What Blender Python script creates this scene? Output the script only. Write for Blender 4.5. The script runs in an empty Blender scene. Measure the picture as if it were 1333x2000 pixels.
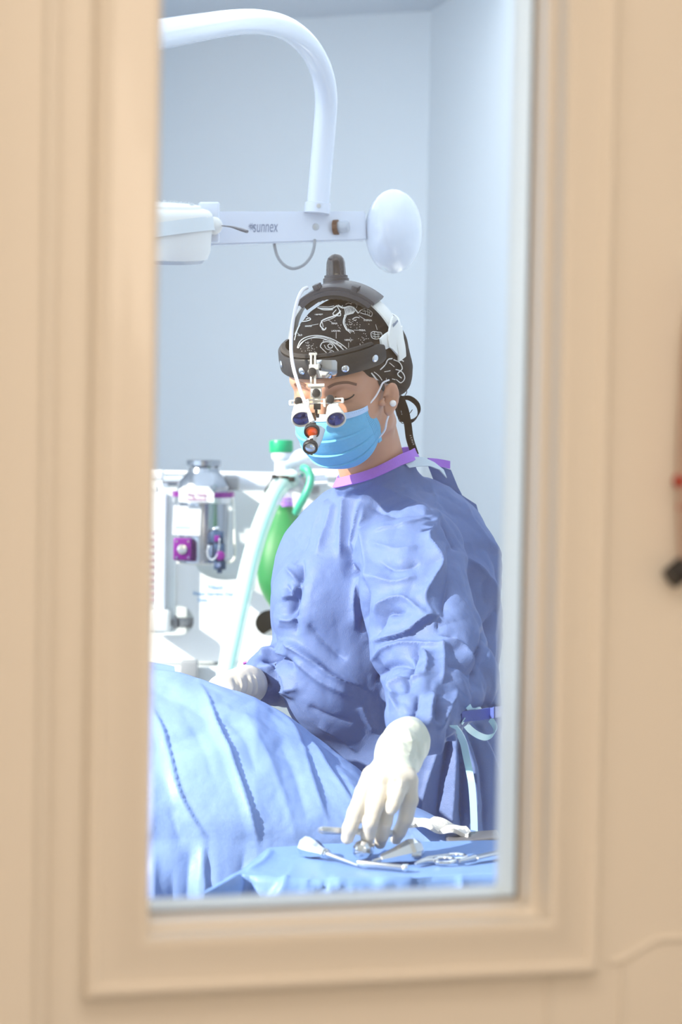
import bpy, bmesh, math, random
import numpy as np
from mathutils import Vector, Matrix
from mathutils.bvhtree import BVHTree

random.seed(7)
SC = bpy.context.scene
COL = SC.collection

# ------------------------------------------------------------------ camera, light, exposure
CAM_LOC = Vector((0.0, 0.0, 1.38))
FPX = 85.0 / 36.0 * 2000.0
PITCH, ROLL = math.atan(200.0 / FPX), math.radians(1.0)
CAM_M = Matrix.Translation(CAM_LOC) @ Matrix.Rotation(math.pi / 2 - PITCH, 4, 'X') @ Matrix.Rotation(ROLL, 4, 'Z')
cd = bpy.data.cameras.new('camera')
cd.sensor_fit = 'VERTICAL'; cd.sensor_height = 36.0; cd.sensor_width = 24.0; cd.lens = 85.0
cd.clip_start = 0.05; cd.clip_end = 100
cd.dof.use_dof = True; cd.dof.focus_distance = 3.55; cd.dof.aperture_fstop = 4.6
cam = bpy.data.objects.new('camera', cd); COL.objects.link(cam); cam.matrix_world = CAM_M
SC.camera = cam
SC.view_settings.view_transform = 'Standard'; SC.view_settings.look = 'None'
SC.view_settings.gamma = 1.0; SC.view_settings.use_curve_mapping = False
SC.view_settings.exposure = 0.0

world = bpy.data.worlds.new('sky'); SC.world = world; world.use_nodes = True
wb = world.node_tree.nodes['Background']
wb.inputs[0].default_value = (0.62, 0.78, 1.0, 1); wb.inputs[1].default_value = 1.0

SUN_DIR = Vector((0.73, 0.42, -0.49)).normalized()
def lamp(name, kind, loc, direction, energy, color, **kw):
    l = bpy.data.lights.new(name, kind); l.energy = energy; l.color = color
    for k, v in kw.items(): setattr(l, k, v)
    o = bpy.data.objects.new(name, l); COL.objects.link(o); o.location = loc
    o.rotation_euler = Vector(direction).to_track_quat('-Z', 'Y').to_euler()
    return o
lamp('sun', 'SUN', (-4, 0, 5), SUN_DIR, 9.6, (1.0, 0.91, 0.78), angle=math.radians(1.2))
lamp('window_daylight', 'AREA', (-1.36, 3.0, 1.6), (1, 0.25, -0.08), 20, (0.82, 0.91, 1.0), shape='RECTANGLE', size=2.6, size_y=1.5)
lamp('room_fill_light', 'AREA', (0.1, 4.2, 2.41), (0, 0, -1), 24, (0.88, 0.94, 1.0), shape='RECTANGLE', size=2.2, size_y=3.0)  # added overhead fill that lifts the room's ambient level, no fixture behind it
lamp('rear_wall_fill', 'AREA', (-0.35, 5.3, 2.40), (0, 0.25, -1), 6.5, (0.90, 0.95, 1.0), shape='RECTANGLE', size=1.4, size_y=0.6)  # added fill, only there to brighten the back wall
lamp('corridor_ceiling_light', 'AREA', (0.05, 0.60, 2.38), (0.02, 0.22, -1), 11, (1.0, 0.83, 0.66), shape='RECTANGLE', size=1.5, size_y=0.7)
lamp('corridor_far_light', 'AREA', (0.25, -1.5, 1.95), (0.0, 1, -0.20), 30, (1.0, 0.83, 0.66), shape='RECTANGLE', size=1.6, size_y=0.8)

# ------------------------------------------------------------------ projection helpers
MN = np.array(CAM_M); MI = np.linalg.inv(MN)
def P(px, py, d):
    v = np.array([(px - 666.5) / FPX * d, (1000.0 - py) / FPX * d, -d, 1.0])
    return (MN @ v)[:3]
def PL(lst): return [P(*q) for q in lst]
def proj(V):
    V = np.asarray(V, float); h = np.c_[V, np.ones(len(V))] @ MI.T
    d = -h[:, 2]
    return 666.5 + h[:, 0] / d * FPX, 1000.0 - h[:, 1] / d * FPX, d
RIGHT = MN[:3, 0].copy(); UPV = MN[:3, 1].copy(); BACK = MN[:3, 2].copy()
def lin(c):
    return tuple(((x / 255.0) / 12.92 if x / 255.0 <= 0.04045 else ((x / 255.0 + 0.055) / 1.055) ** 2.4) for x in c)

# ------------------------------------------------------------------ materials
def mat(name, rgb, rough=0.5, metal=0.0, bump=None, var=None, alpha=None, emit=None, coat=0.0, sheen=0.0, sss=0.0, trans=0.0, spec=None):
    m = bpy.data.materials.new(name); m.use_nodes = True
    nt = m.node_tree; b = nt.nodes['Principled BSDF']
    c = lin(rgb)
    b.inputs['Base Color'].default_value = (*c, 1); b.inputs['Roughness'].default_value = rough
    b.inputs['Metallic'].default_value = metal
    if coat: b.inputs['Coat Weight'].default_value = coat; b.inputs['Coat Roughness'].default_value = 0.08
    if sheen: b.inputs['Sheen Weight'].default_value = sheen
    if trans: b.inputs['Transmission Weight'].default_value = trans
    if spec is not None: b.inputs['Specular IOR Level'].default_value = spec
    if alpha is not None: b.inputs['Alpha'].default_value = alpha
    if sss:
        b.inputs['Subsurface Weight'].default_value = sss; b.inputs['Subsurface Radius'].default_value = (0.02, 0.008, 0.004)
        b.inputs['Subsurface Scale'].default_value = 0.3
    if emit: b.inputs['Emission Color'].default_value = (*c, 1); b.inputs['Emission Strength'].default_value = emit
    if bump or var:
        tc = nt.nodes.new('ShaderNodeTexCoord')
    if bump:
        n = nt.nodes.new('ShaderNodeTexNoise'); n.inputs['Scale'].default_value = bump[0]; n.inputs['Detail'].default_value = 4
        nt.links.new(tc.outputs['Object'], n.inputs['Vector'])
        bp = nt.nodes.new('ShaderNodeBump'); bp.inputs['Strength'].default_value = bump[1]; bp.inputs['Distance'].default_value = bump[2] if len(bump) > 2 else 0.002
        nt.links.new(n.outputs['Fac'], bp.inputs['Height']); nt.links.new(bp.outputs['Normal'], b.inputs['Normal'])
    if var:   # var = (scale, amount): mottled colour belonging to the material
        n2 = nt.nodes.new('ShaderNodeTexNoise'); n2.inputs['Scale'].default_value = var[0]; n2.inputs['Detail'].default_value = 5
        nt.links.new(tc.outputs['Object'], n2.inputs['Vector'])
        mx = nt.nodes.new('ShaderNodeMix'); mx.data_type = 'RGBA'
        k = 1 - var[1]; mx.inputs[6].default_value = (c[0] * k, c[1] * k, c[2] * k, 1); mx.inputs[7].default_value = (*[min(1, x * (1 + var[1])) for x in c], 1)
        nt.links.new(n2.outputs['Fac'], mx.inputs[0]); nt.links.new(mx.outputs[2], b.inputs['Base Color'])
    return m

def glass_pane_mat():
    m = bpy.data.materials.new('window_glass'); m.use_nodes = True; nt = m.node_tree
    for n in list(nt.nodes): nt.nodes.remove(n)
    out = nt.nodes.new('ShaderNodeOutputMaterial'); mx = nt.nodes.new('ShaderNodeMixShader')
    t = nt.nodes.new('ShaderNodeBsdfTransparent'); g = nt.nodes.new('ShaderNodeBsdfGlossy'); f = nt.nodes.new('ShaderNodeFresnel')
    t.inputs[0].default_value = (0.965, 0.985, 0.985, 1); g.inputs['Roughness'].default_value = 0.03; f.inputs[0].default_value = 1.5
    nt.links.new(f.outputs[0], mx.inputs[0]); nt.links.new(t.outputs[0], mx.inputs[1]); nt.links.new(g.outputs[0], mx.inputs[2])
    nt.links.new(mx.outputs[0], out.inputs[0]); return m

def clear_plastic(name, rgb, amount):
    m = bpy.data.materials.new(name); m.use_nodes = True; nt = m.node_tree
    b = nt.nodes['Principled BSDF']; out = nt.nodes['Material Output']
    b.inputs['Base Color'].default_value = (*lin(rgb), 1); b.inputs['Roughness'].default_value = 0.25
    t = nt.nodes.new('ShaderNodeBsdfTransparent'); mx = nt.nodes.new('ShaderNodeMixShader'); mx.inputs[0].default_value = amount
    nt.links.new(t.outputs[0], mx.inputs[1]); nt.links.new(b.outputs[0], mx.inputs[2]); nt.links.new(mx.outputs[0], out.inputs[0])
    return m

def fabric(name, rgb, weave=900, wr=0.55, translucent=0.0, bump=0.18):
    m = bpy.data.materials.new(name); m.use_nodes = True; nt = m.node_tree
    b = nt.nodes['Principled BSDF']; out = nt.nodes['Material Output']; c = lin(rgb)
    b.inputs['Roughness'].default_value = wr; b.inputs['Specular IOR Level'].default_value = 0.35
    tc = nt.nodes.new('ShaderNodeTexCoord')
    n2 = nt.nodes.new('ShaderNodeTexNoise'); n2.inputs['Scale'].default_value = 260; n2.inputs['Detail'].default_value = 6
    mx = nt.nodes.new('ShaderNodeMix'); mx.data_type = 'RGBA'
    mx.inputs[6].default_value = (c[0] * .9, c[1] * .9, c[2] * .93, 1); mx.inputs[7].default_value = (*[min(1, x * 1.1) for x in c], 1)
    nt.links.new(tc.outputs['Object'], n2.inputs['Vector']); nt.links.new(n2.outputs['Fac'], mx.inputs[0]); nt.links.new(mx.outputs[2], b.inputs['Base Color'])
    v = nt.nodes.new('ShaderNodeTexVoronoi'); v.inputs['Scale'].default_value = weave; nt.links.new(tc.outputs['Object'], v.inputs['Vector'])
    n3 = nt.nodes.new('ShaderNodeTexNoise'); n3.inputs['Scale'].default_value = 55; n3.inputs['Detail'].default_value = 5; n3.inputs['Roughness'].default_value = 0.6
    nt.links.new(tc.outputs['Object'], n3.inputs['Vector'])
    b1 = nt.nodes.new('ShaderNodeBump'); b1.inputs['Strength'].default_value = bump; b1.inputs['Distance'].default_value = 0.001
    b2 = nt.nodes.new('ShaderNodeBump'); b2.inputs['Strength'].default_value = 0.22; b2.inputs['Distance'].default_value = 0.004
    nt.links.new(v.outputs['Distance'], b1.inputs['Height']); nt.links.new(n3.outputs['Fac'], b2.inputs['Height'])
    nt.links.new(b2.outputs['Normal'], b1.inputs['Normal']); nt.links.new(b1.outputs['Normal'], b.inputs['Normal'])
    if translucent:
        t = nt.nodes.new('ShaderNodeBsdfTranslucent'); t.inputs[0].default_value = (*c, 1)
        ms = nt.nodes.new('ShaderNodeMixShader'); ms.inputs[0].default_value = translucent
        nt.links.new(b.outputs[0], ms.inputs[1]); nt.links.new(t.outputs[0], ms.inputs[2]); nt.links.new(ms.outputs[0], out.inputs[0])
    return m

M = {
 'wall': mat('pale_blue_wall', (236, 242, 248), 0.6, bump=(160, 0.05)),
 'wall_bright': mat('pale_blue_wall_bright', (240, 245, 250), 0.6, bump=(160, 0.05)),  # right wall's brighter look put into a lighter copy of the wall colour
 'ceiling': mat('ceiling_paint', (222, 230, 240), 0.8),
 'floor': mat('vinyl_floor', (150, 155, 160), 0.4, var=(30, .12)),
 'corr': mat('corridor_paint', (232, 216, 194), 0.7),
 'door': mat('cream_door_paint', (240, 234, 224), 0.36, bump=(60, 0.06, 0.003), coat=0.15),
 'glass': glass_pane_mat(),
 'gasket': mat('grey_gasket', (120, 118, 116), 0.6),
 'white': mat('white_enamel', (222, 229, 242), 0.22, coat=0.5),
 'whitep': mat('white_plastic', (236, 236, 232), 0.38),
 'ivory': mat('ivory_plastic', (232, 226, 214), 0.35),
 'panelw': mat('white_panel', (232, 235, 238), 0.45),
 'panelg': mat('grey_panel', (218, 226, 230), 0.5),
 'panelg2': mat('pale_grey_panel', (214, 220, 224), 0.5),
 'dark': mat('dark_hole', (62, 64, 62), 0.7),
 'grey': mat('mid_grey_plastic', (150, 154, 160), 0.45),
 'lever': mat('dark_grey_lever', (110, 110, 116), 0.35, metal=0.3),
 'logo': mat('slate_print', (128, 142, 170), 0.5),
 'chrome': mat('chrome', (225, 228, 232), 0.12, metal=1.0),
 'steel': mat('brushed_steel', (205, 208, 212), 0.3, metal=1.0, bump=(300, .05)),
 'alu': mat('polished_aluminium', (165, 172, 182), 0.22, metal=1.0),
 'brown': mat('brown_rubber', (105, 70, 45), 0.5),
 'clear': clear_plastic('clear_acrylic', (205, 212, 222), 0.6),
 'purple': mat('purple_anodised', (128, 38, 140), 0.3, metal=0.35),
 'navy': mat('navy_block', (60, 84, 118), 0.35, metal=0.3),
 'paper': mat('white_label', (214, 218, 224), 0.6),
 'plink': mat('purple_print', (150, 60, 130), 0.6),
 'blink': mat('pale_blue_print', (92, 160, 214), 0.6),
 'gink': mat('grey_print', (190, 196, 206), 0.6),
 'red': mat('red_print', (215, 90, 80), 0.6),
 'green': mat('green_rubber', (24, 122, 62), 0.5, sheen=.2, bump=(40, .1)),
 'gcap': mat('emerald_plastic', (8, 158, 110), 0.3),
 'lilac': mat('lilac_band', (176, 120, 222), 0.5),
 'hose': clear_plastic('clear_corrugated', (222, 238, 240), 0.5),
 'teal': mat('aqua_tube', (120, 226, 212), 0.35),
 'tealdark': mat('teal_hose', (60, 168, 138), 0.35),
 'black': mat('black_plastic', (34, 32, 33), 0.4),
 'leather': mat('black_leather', (38, 35, 35), 0.42, bump=(220, .15)),
 'gunmetal': mat('charcoal_plastic', (72, 70, 75), 0.34),
 'knob': mat('dark_brown_knob', (48, 40, 42), 0.14, coat=.6),
 'foam': mat('black_foam', (56, 52, 50), 0.9, bump=(300, .4)),
 'cap': fabric('black_cotton', (34, 29, 28), 1400, .8, bump=.1),
 'print': mat('white_print', (222, 220, 216), 0.8),
 'skin': mat('skin', (196, 146, 120), 0.48, sss=0.2, bump=(240, .08, .0008), var=(22, .07)),
 'hair': mat('dark_hair', (40, 28, 24), 0.5),
 'brow': mat('brow_hair', (112, 78, 62), 0.7),
 'mask': fabric('blue_mask_fabric', (112, 192, 232), 1200, .6, .15, .12),
 'maskw': fabric('pale_mask_fabric', (186, 212, 244), 1200, .6, .0, .1),
 'maskd': mat('mask_stitch', (70, 130, 180), .7),
 'loop': mat('white_elastic', (236, 234, 240), .7),
 'pearl': mat('pearl', (244, 240, 236), .15, coat=.8),
 'gown': fabric('blue_gown_fabric', (101, 123, 174), 700, .58, .12, .22),
 'gownb': fabric('deep_blue_strap_fabric', (88, 106, 176), 900, .5, 0, .3),
 'bind': fabric('violet_binding', (166, 112, 214), 900, .6, 0, .3),
 'velcro': mat('pale_hook_tab', (192, 206, 218), .7),
 'ribbon': mat('pale_aqua_ribbon', (184, 226, 238), .5),
 'glove': mat('cream_latex', (204, 197, 186), .5, sss=.1, bump=(120, .06)),
 'cuff': mat('pale_latex_cuff', (196, 200, 188), .5, sss=.1, bump=(90, .15)),
 'drape': fabric('sky_blue_drape', (138, 168, 224), 800, .42, .12, .12),
 'drapel': fabric('tray_drape', (122, 158, 216), 800, .42, .1, .1),
 'gauze': mat('white_gauze', (238, 236, 232), .9, bump=(200, .6, .004)),
 'lens': mat('blue_coated_lens', (40, 48, 110), .06, coat=1.0, metal=.5),
 'orange': mat('orange_filter', (226, 84, 30), .12, coat=.8),
 'lampglass': mat('clear_lens', (215, 215, 210), .08, metal=.7),
 'redbead': mat('red_bead', (176, 66, 52), .4),
 'strapm': mat('mauve_grey_cord', (204, 180, 168), .7),
 'trousers': mat('navy_trousers', (60, 70, 105), .8),
 'shoe': mat('white_clog', (225, 225, 225), .5),
}

# ------------------------------------------------------------------ scene object helpers
def tag(o, label=None, cat=None, group=None, kind=None):
    if label: o['label'] = label
    if cat: o['category'] = cat
    if group: o['group'] = group
    if kind: o['kind'] = kind
    return o
def thing(name, loc, label, cat, group=None):
    o = bpy.data.objects.new(name, None); COL.objects.link(o); o.location = Vector(loc)
    o.empty_display_size = .05
    return tag(o, label, cat, group)
def root_loc(p):
    l = Vector((0, 0, 0))
    while p is not None: l = l + p.location; p = p.parent
    return l
def mesh_obj(name, verts, faces, mats, parent=None, midx=None, smooth=True, sharp=None):
    off = np.array(root_loc(parent)) if parent is not None else np.zeros(3)
    v = np.asarray(verts, float) - off
    me = bpy.data.meshes.new(name); me.from_pydata(v.tolist(), [], [list(map(int, f)) for f in faces]); 
    if not isinstance(mats, (list, tuple)): mats = [mats]
    for m in mats: me.materials.append(M[m] if isinstance(m, str) else m)
    if midx is not None: me.polygons.foreach_set('material_index', np.asarray(midx, np.int32))
    me.polygons.foreach_set('use_smooth', np.full(len(me.polygons), smooth))
    me.update()
    if smooth and sharp: me.set_sharp_from_angle(angle=math.radians(sharp))
    o = bpy.data.objects.new(name, me); COL.objects.link(o); o.parent = parent
    return o

def frames(pts):
    pts = [Vector(p) for p in pts]; n = len(pts); T = []
    for i in range(n):
        t = (pts[min(i + 1, n - 1)] - pts[max(i - 1, 0)]); T.append(t.normalized() if t.length > 1e-9 else Vector((0, 0, 1)))
    ref = Vector((0, 0, 1)) if abs(T[0].z) < .9 else Vector((1, 0, 0))
    N = [T[0].cross(ref).normalized()]
    for i in range(1, n):
        v = N[-1] - T[i] * N[-1].dot(T[i]); N.append(v.normalized() if v.length > 1e-9 else N[-1])
    return pts, T, N
def spline(pts, n=8, closed=False):
    p = np.asarray(pts, float); m = len(p); out = []
    rng = range(m) if closed else range(m - 1)
    for i in rng:
        if closed: a, b, c, d = p[(i - 1) % m], p[i], p[(i + 1) % m], p[(i + 2) % m]
        else: a, b, c, d = p[max(i - 1, 0)], p[i], p[i + 1], p[min(i + 2, m - 1)]
        for k in range(n):
            t = k / n
            out.append(.5 * ((2 * b) + (-a + c) * t + (2 * a - 5 * b + 4 * c - d) * t * t + (-a + 3 * b - 3 * c + d) * t ** 3))
    if not closed: out.append(p[-1])
    return np.array(out)

class MB:
    def __init__(s): s.v = []; s.f = []; s.m = []; s.cur = 0
    def mi(s, k): s.cur = k; return s
    def add(s, v, f):
        o = len(s.v); s.v += [tuple(map(float, q)) for q in v]; s.f += [[i + o for i in q] for q in f]; s.m += [s.cur] * len(f); return s
    def box(s, c, size, ax=None, bev=0.0):
        c = np.asarray(c, float); h = np.asarray(size, float) / 2
        ax = np.eye(3) if ax is None else np.asarray([np.array(a) / np.linalg.norm(a) for a in ax])
        b = min(bev, h.min() * .9)
        if b <= 0:
            V = [c + ax[0] * x * h[0] + ax[1] * y * h[1] + ax[2] * z * h[2] for x in (-1, 1) for y in (-1, 1) for z in (-1, 1)]
            return s.add(V, [(0, 1, 3, 2), (4, 6, 7, 5), (0, 4, 5, 1), (2, 3, 7, 6), (0, 2, 6, 4), (1, 5, 7, 3)])
        bm = bmesh.new(); bmesh.ops.create_cube(bm, size=1)
        for v in bm.verts: v.co = Vector((v.co.x * 2 * h[0], v.co.y * 2 * h[1], v.co.z * 2 * h[2]))
        bmesh.ops.bevel(bm, geom=bm.edges[:], offset=b, segments=3, profile=.5, affect='EDGES')
        bm.verts.index_update()
        V = [c + ax[0] * v.co.x + ax[1] * v.co.y + ax[2] * v.co.z for v in bm.verts]; F = [[v.index for v in f.verts] for f in bm.faces]
        bm.free(); return s.add(V, F)
    def tube(s, pts, r, seg=16, cap=True, flat=1.0):
        pts, T, N = frames(pts); n = len(pts)
        r = [r] * n if np.isscalar(r) else list(r)
        V = []; F = []
        for i in range(n):
            B = T[i].cross(N[i])
            for k in range(seg):
                a = 2 * math.pi * k / seg; V.append(pts[i] + N[i] * math.cos(a) * r[i] + B * math.sin(a) * r[i] * flat)
        for i in range(n - 1):
            for k in range(seg):
                k2 = (k + 1) % seg; F.append((i * seg + k, i * seg + k2, (i + 1) * seg + k2, (i + 1) * seg + k))
        if cap: F.append(tuple(range(seg - 1, -1, -1))); F.append(tuple((n - 1) * seg + k for k in range(seg)))
        return s.add(V, F)
    def lathe(s, o, ax, prof, seg=32, cap=True):   # prof: (height along axis, radius)
        o = Vector(o); ax = Vector(ax).normalized(); ref = Vector((1, 0, 0)) if abs(ax.x) < .8 else Vector((0, 1, 0))
        a = ax.cross(ref).normalized(); b = ax.cross(a); V = []; F = []; n = len(prof)
        for h, r in prof:
            for k in range(seg):
                t = 2 * math.pi * k / seg; V.append(o + ax * h + a * math.cos(t) * r + b * math.sin(t) * r)
        for i in range(n - 1):
            for k in range(seg):
                k2 = (k + 1) % seg; F.append((i * seg + k, i * seg + k2, (i + 1) * seg + k2, (i + 1) * seg + k))
        if cap: F.append(tuple(range(seg - 1, -1, -1))); F.append(tuple((n - 1) * seg + k for k in range(seg)))
        return s.add(V, F)
    def ell(s, c, r, ax=None, nu=28, nv=16):
        c = np.asarray(c, float); ax = np.eye(3) if ax is None else np.asarray([np.array(a) / np.linalg.norm(a) for a in ax])
        V = []; F = []
        for j in range(nv + 1):
            t = math.pi * j / nv
            for i in range(nu):
                p = 2 * math.pi * i / nu
                V.append(c + ax[0] * r[0] * math.sin(t) * math.cos(p) + ax[1] * r[1] * math.sin(t) * math.sin(p) + ax[2] * r[2] * math.cos(t))
        for j in range(nv):
            for i in range(nu):
                i2 = (i + 1) % nu; F.append((j * nu + i, (j + 1) * nu + i, (j + 1) * nu + i2, j * nu + i2))
        return s.add(V, F)
    def grid(s, G, thick=0.0, closed_u=False):   # G[u][v] of points
        G = np.asarray(G, float); nu, nv = G.shape[:2]
        du = np.roll(G, -1, 0) - np.roll(G, 1, 0) if closed_u else np.gradient(G, axis=0)
        N = np.cross(du, np.gradient(G, axis=1)); N /= (np.linalg.norm(N, axis=2, keepdims=True) + 1e-12)
        V = list(G.reshape(-1, 3)); F = []; ru = nu if closed_u else nu - 1
        idx = lambda u, v: (u % nu) * nv + v
        for u in range(ru):
            for v in range(nv - 1): F.append((idx(u, v), idx(u + 1, v), idx(u + 1, v + 1), idx(u, v + 1)))
        if thick:
            o = nu * nv; V += list((G - N * thick).reshape(-1, 3))
            F += [tuple(o + i for i in reversed(f)) for f in list(F)]
            for u in range(ru):
                F.append((idx(u + 1, 0), idx(u, 0), o + idx(u, 0), o + idx(u + 1, 0)))
                F.append((idx(u, nv - 1), idx(u + 1, nv - 1), o + idx(u + 1, nv - 1), o + idx(u, nv - 1)))
            if not closed_u:
                for v in range(nv - 1):
                    F.append((idx(0, v), idx(0, v + 1), o + idx(0, v + 1), o + idx(0, v)))
                    F.append((idx(nu - 1, v + 1), idx(nu - 1, v), o + idx(nu - 1, v), o + idx(nu - 1, v + 1)))
        return s.add(V, F)
    def prism(s, poly, o, ux, uy, depth):   # 2D polygon at o spanned by ux, uy, extruded along ux x uy
        o = np.asarray(o, float); ux = np.asarray(ux, float); uy = np.asarray(uy, float); n = np.cross(ux, uy); n /= np.linalg.norm(n)
        k = len(poly); V = [o + ux * a + uy * b + n * depth for a, b in poly] + [o + ux * a + uy * b for a, b in poly]
        F = [tuple(range(k)), tuple(range(2 * k - 1, k - 1, -1))] + [(i, i + k, (i + 1) % k + k, (i + 1) % k) for i in range(k)]
        return s.add(V, F)
    def ribbon(s, pts, w, side, thick=.0012):
        pts = np.asarray(pts, float); n = len(pts); w = np.full(n, w) if np.isscalar(w) else np.asarray(w)
        S = np.asarray(side, float); S = np.tile(S, (n, 1)) if S.ndim == 1 else S
        S = S / np.linalg.norm(S, axis=1, keepdims=True)
        G = np.stack([pts - S * w[:, None] / 2, pts, pts + S * w[:, None] / 2], axis=1)
        return s.grid(G, thick)
    def build(s, name, mats, parent=None, smooth=True, sharp=35, label=None, cat=None, group=None, kind=None):
        o = mesh_obj(name, s.v, s.f, mats, parent, s.m, smooth, sharp)
        bm = bmesh.new(); bm.from_mesh(o.data); bmesh.ops.recalc_face_normals(bm, faces=bm.faces); bm.to_mesh(o.data); bm.free()
        return tag(o, label, cat, group, kind)

def text_mb(mb, string, o, ux, uy, size, depth=.0006, shear=0.0, align='CENTER'):
    cu = bpy.data.curves.new('lettering', 'FONT'); cu.body = string; cu.size = 1.0; cu.extrude = depth / size / 2; cu.align_x = align; cu.align_y = 'CENTER'; cu.shear = shear
    ob = bpy.data.objects.new('lettering', cu); COL.objects.link(ob)
    dg = bpy.context.evaluated_depsgraph_get(); me = bpy.data.meshes.new_from_object(ob.evaluated_get(dg))
    ux = np.asarray(ux, float); uy = np.asarray(uy, float); n = np.cross(ux, uy)
    V = [np.asarray(o) + size * (ux * v.co.x + uy * v.co.y + n * v.co.z) for v in me.vertices]; F = [list(p.vertices) for p in me.polygons]
    mb.add(V, F); bpy.data.objects.remove(ob); bpy.data.curves.remove(cu); bpy.data.meshes.remove(me)
    return mb

# ------------------------------------------------------------------ implicit surfaces
def cone(p, a, b, r1, r2):
    a = np.asarray(a); b = np.asarray(b); ba = b - a; L = float(ba @ ba) + 1e-12
    t = np.clip(((p[0] - a[0]) * ba[0] + (p[1] - a[1]) * ba[1] + (p[2] - a[2]) * ba[2]) / L, 0, 1)
    return np.sqrt((p[0] - a[0] - t * ba[0]) ** 2 + (p[1] - a[1] - t * ba[1]) ** 2 + (p[2] - a[2] - t * ba[2]) ** 2) - (r1 + (r2 - r1) * t)
def ellip(p, c, r, R=None):
    q = [p[0] - c[0], p[1] - c[1], p[2] - c[2]]
    if R is not None: q = [q[0] * R[0][k] + q[1] * R[1][k] + q[2] * R[2][k] for k in range(3)]
    k0 = np.sqrt((q[0] / r[0]) ** 2 + (q[1] / r[1]) ** 2 + (q[2] / r[2]) ** 2)
    k1 = np.sqrt((q[0] / r[0] ** 2) ** 2 + (q[1] / r[1] ** 2) ** 2 + (q[2] / r[2] ** 2) ** 2) + 1e-9
    return k0 * (k0 - 1) / k1
def smin(a, b, k):
    h = np.maximum(k - np.abs(a - b), 0) / k; return np.minimum(a, b) - h * h * k * .25
def smax(a, b, k): return -smin(-a, -b, k)
def chain(p, pts, rs, k=.01):
    d = None
    for i in range(len(pts) - 1):
        e = cone(p, pts[i], pts[i + 1], rs[i], rs[i + 1]); d = e if d is None else smin(d, e, k)
    return d
def axis(segs):   # [(start, step), ..., end] -> non-uniform coordinates
    out = []
    for i in range(len(segs) - 1):
        a, h = segs[i]; b = segs[i + 1][0]; n = max(1, int(round((b - a) / h))); out += list(np.linspace(a, b, n, endpoint=False))
    out.append(segs[-1][0]); return np.array(out, np.float32)
def nets(xs, ys, zs, fn):
    X, Y, Z = np.meshgrid(xs, ys, zs, indexing='ij', sparse=True)
    V = fn([X, Y, Z]).astype(np.float32)
    S = V < 0; c = np.zeros((len(xs) - 1, len(ys) - 1, len(zs) - 1), np.int8)
    offs = [(i, j, k) for i in (0, 1) for j in (0, 1) for k in (0, 1)]
    nx, ny, nz = c.shape
    for i, j, k in offs: c += S[i:i + nx, j:j + ny, k:k + nz]
    act = (c > 0) & (c < 8); I, J, K = np.nonzero(act)
    idm = np.full(c.shape, -1, np.int32); idm[I, J, K] = np.arange(len(I))
    cv = np.stack([V[I + a, J + b, K + d] for a, b, d in offs], 1)
    cp = np.stack([np.stack([xs[I + a], ys[J + b], zs[K + d]], 1) for a, b, d in offs], 1)
    acc = np.zeros((len(I), 3)); cnt = np.zeros(len(I))
    for a in range(8):
        for b in range(a + 1, 8):
            if sum(x != y for x, y in zip(offs[a], offs[b])) != 1: continue
            va, vb = cv[:, a], cv[:, b]; cr = (va < 0) != (vb < 0)
            t = np.where(cr, va / np.where(cr, va - vb, 1), 0)[:, None]
            acc += np.where(cr[:, None], cp[:, a] + (cp[:, b] - cp[:, a]) * t, 0); cnt += cr
    verts = acc / cnt[:, None]; Q = []
    for ax in range(3):
        o1, o2 = [(0, 1, 0), (1, 0, 0), (1, 0, 0)][ax], [(0, 0, 1), (0, 0, 1), (0, 1, 0)][ax]
        st = [slice(None)] * 3; en = [slice(None)] * 3; st[ax] = slice(0, -1); en[ax] = slice(1, None)
        A = S[tuple(st)]; B = S[tuple(en)]; ch = A != B
        i, j, k = np.nonzero(ch); idx = np.stack([i, j, k], 1)
        ok = np.ones(len(idx), bool)
        for q in range(3):
            if q != ax: ok &= (idx[:, q] >= 1) & (idx[:, q] < c.shape[q])
        idx = idx[ok]; o1 = np.array(o1); o2 = np.array(o2)
        g = lambda e: idm[e[:, 0], e[:, 1], e[:, 2]]
        q = np.stack([g(idx - o1 - o2), g(idx - o2), g(idx), g(idx - o1)], 1)
        flip = A[idx[:, 0], idx[:, 1], idx[:, 2]] if ax != 1 else ~A[idx[:, 0], idx[:, 1], idx[:, 2]]
        q[~flip] = q[~flip][:, ::-1]; Q.append(q)
    return verts, np.concatenate(Q)
def vnormals(V, F):
    n = np.cross(V[F[:, 2]] - V[F[:, 0]], V[F[:, 3]] - V[F[:, 1]]); N = np.zeros_like(V)
    for k in range(4): np.add.at(N, F[:, k], n)
    return N / (np.linalg.norm(N, axis=1, keepdims=True) + 1e-12)
def smooth_mesh(V, F, it=2, lam=.5):
    e = np.concatenate([F[:, [0, 1]], F[:, [1, 2]], F[:, [2, 3]], F[:, [3, 0]]]); deg = np.zeros(len(V)); np.add.at(deg, e[:, 0], 1); np.add.at(deg, e[:, 1], 1)
    for _ in range(it):
        A = np.zeros_like(V); np.add.at(A, e[:, 0], V[e[:, 1]]); np.add.at(A, e[:, 1], V[e[:, 0]]); V = V + lam * (A / deg[:, None] - V)
    return V
_rng = np.random.RandomState(3); _perm = _rng.permutation(512).astype(np.int64); _perm = np.concatenate([_perm, _perm]); _gr = _rng.randn(512, 3); _gr /= np.linalg.norm(_gr, axis=1, keepdims=True)
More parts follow.
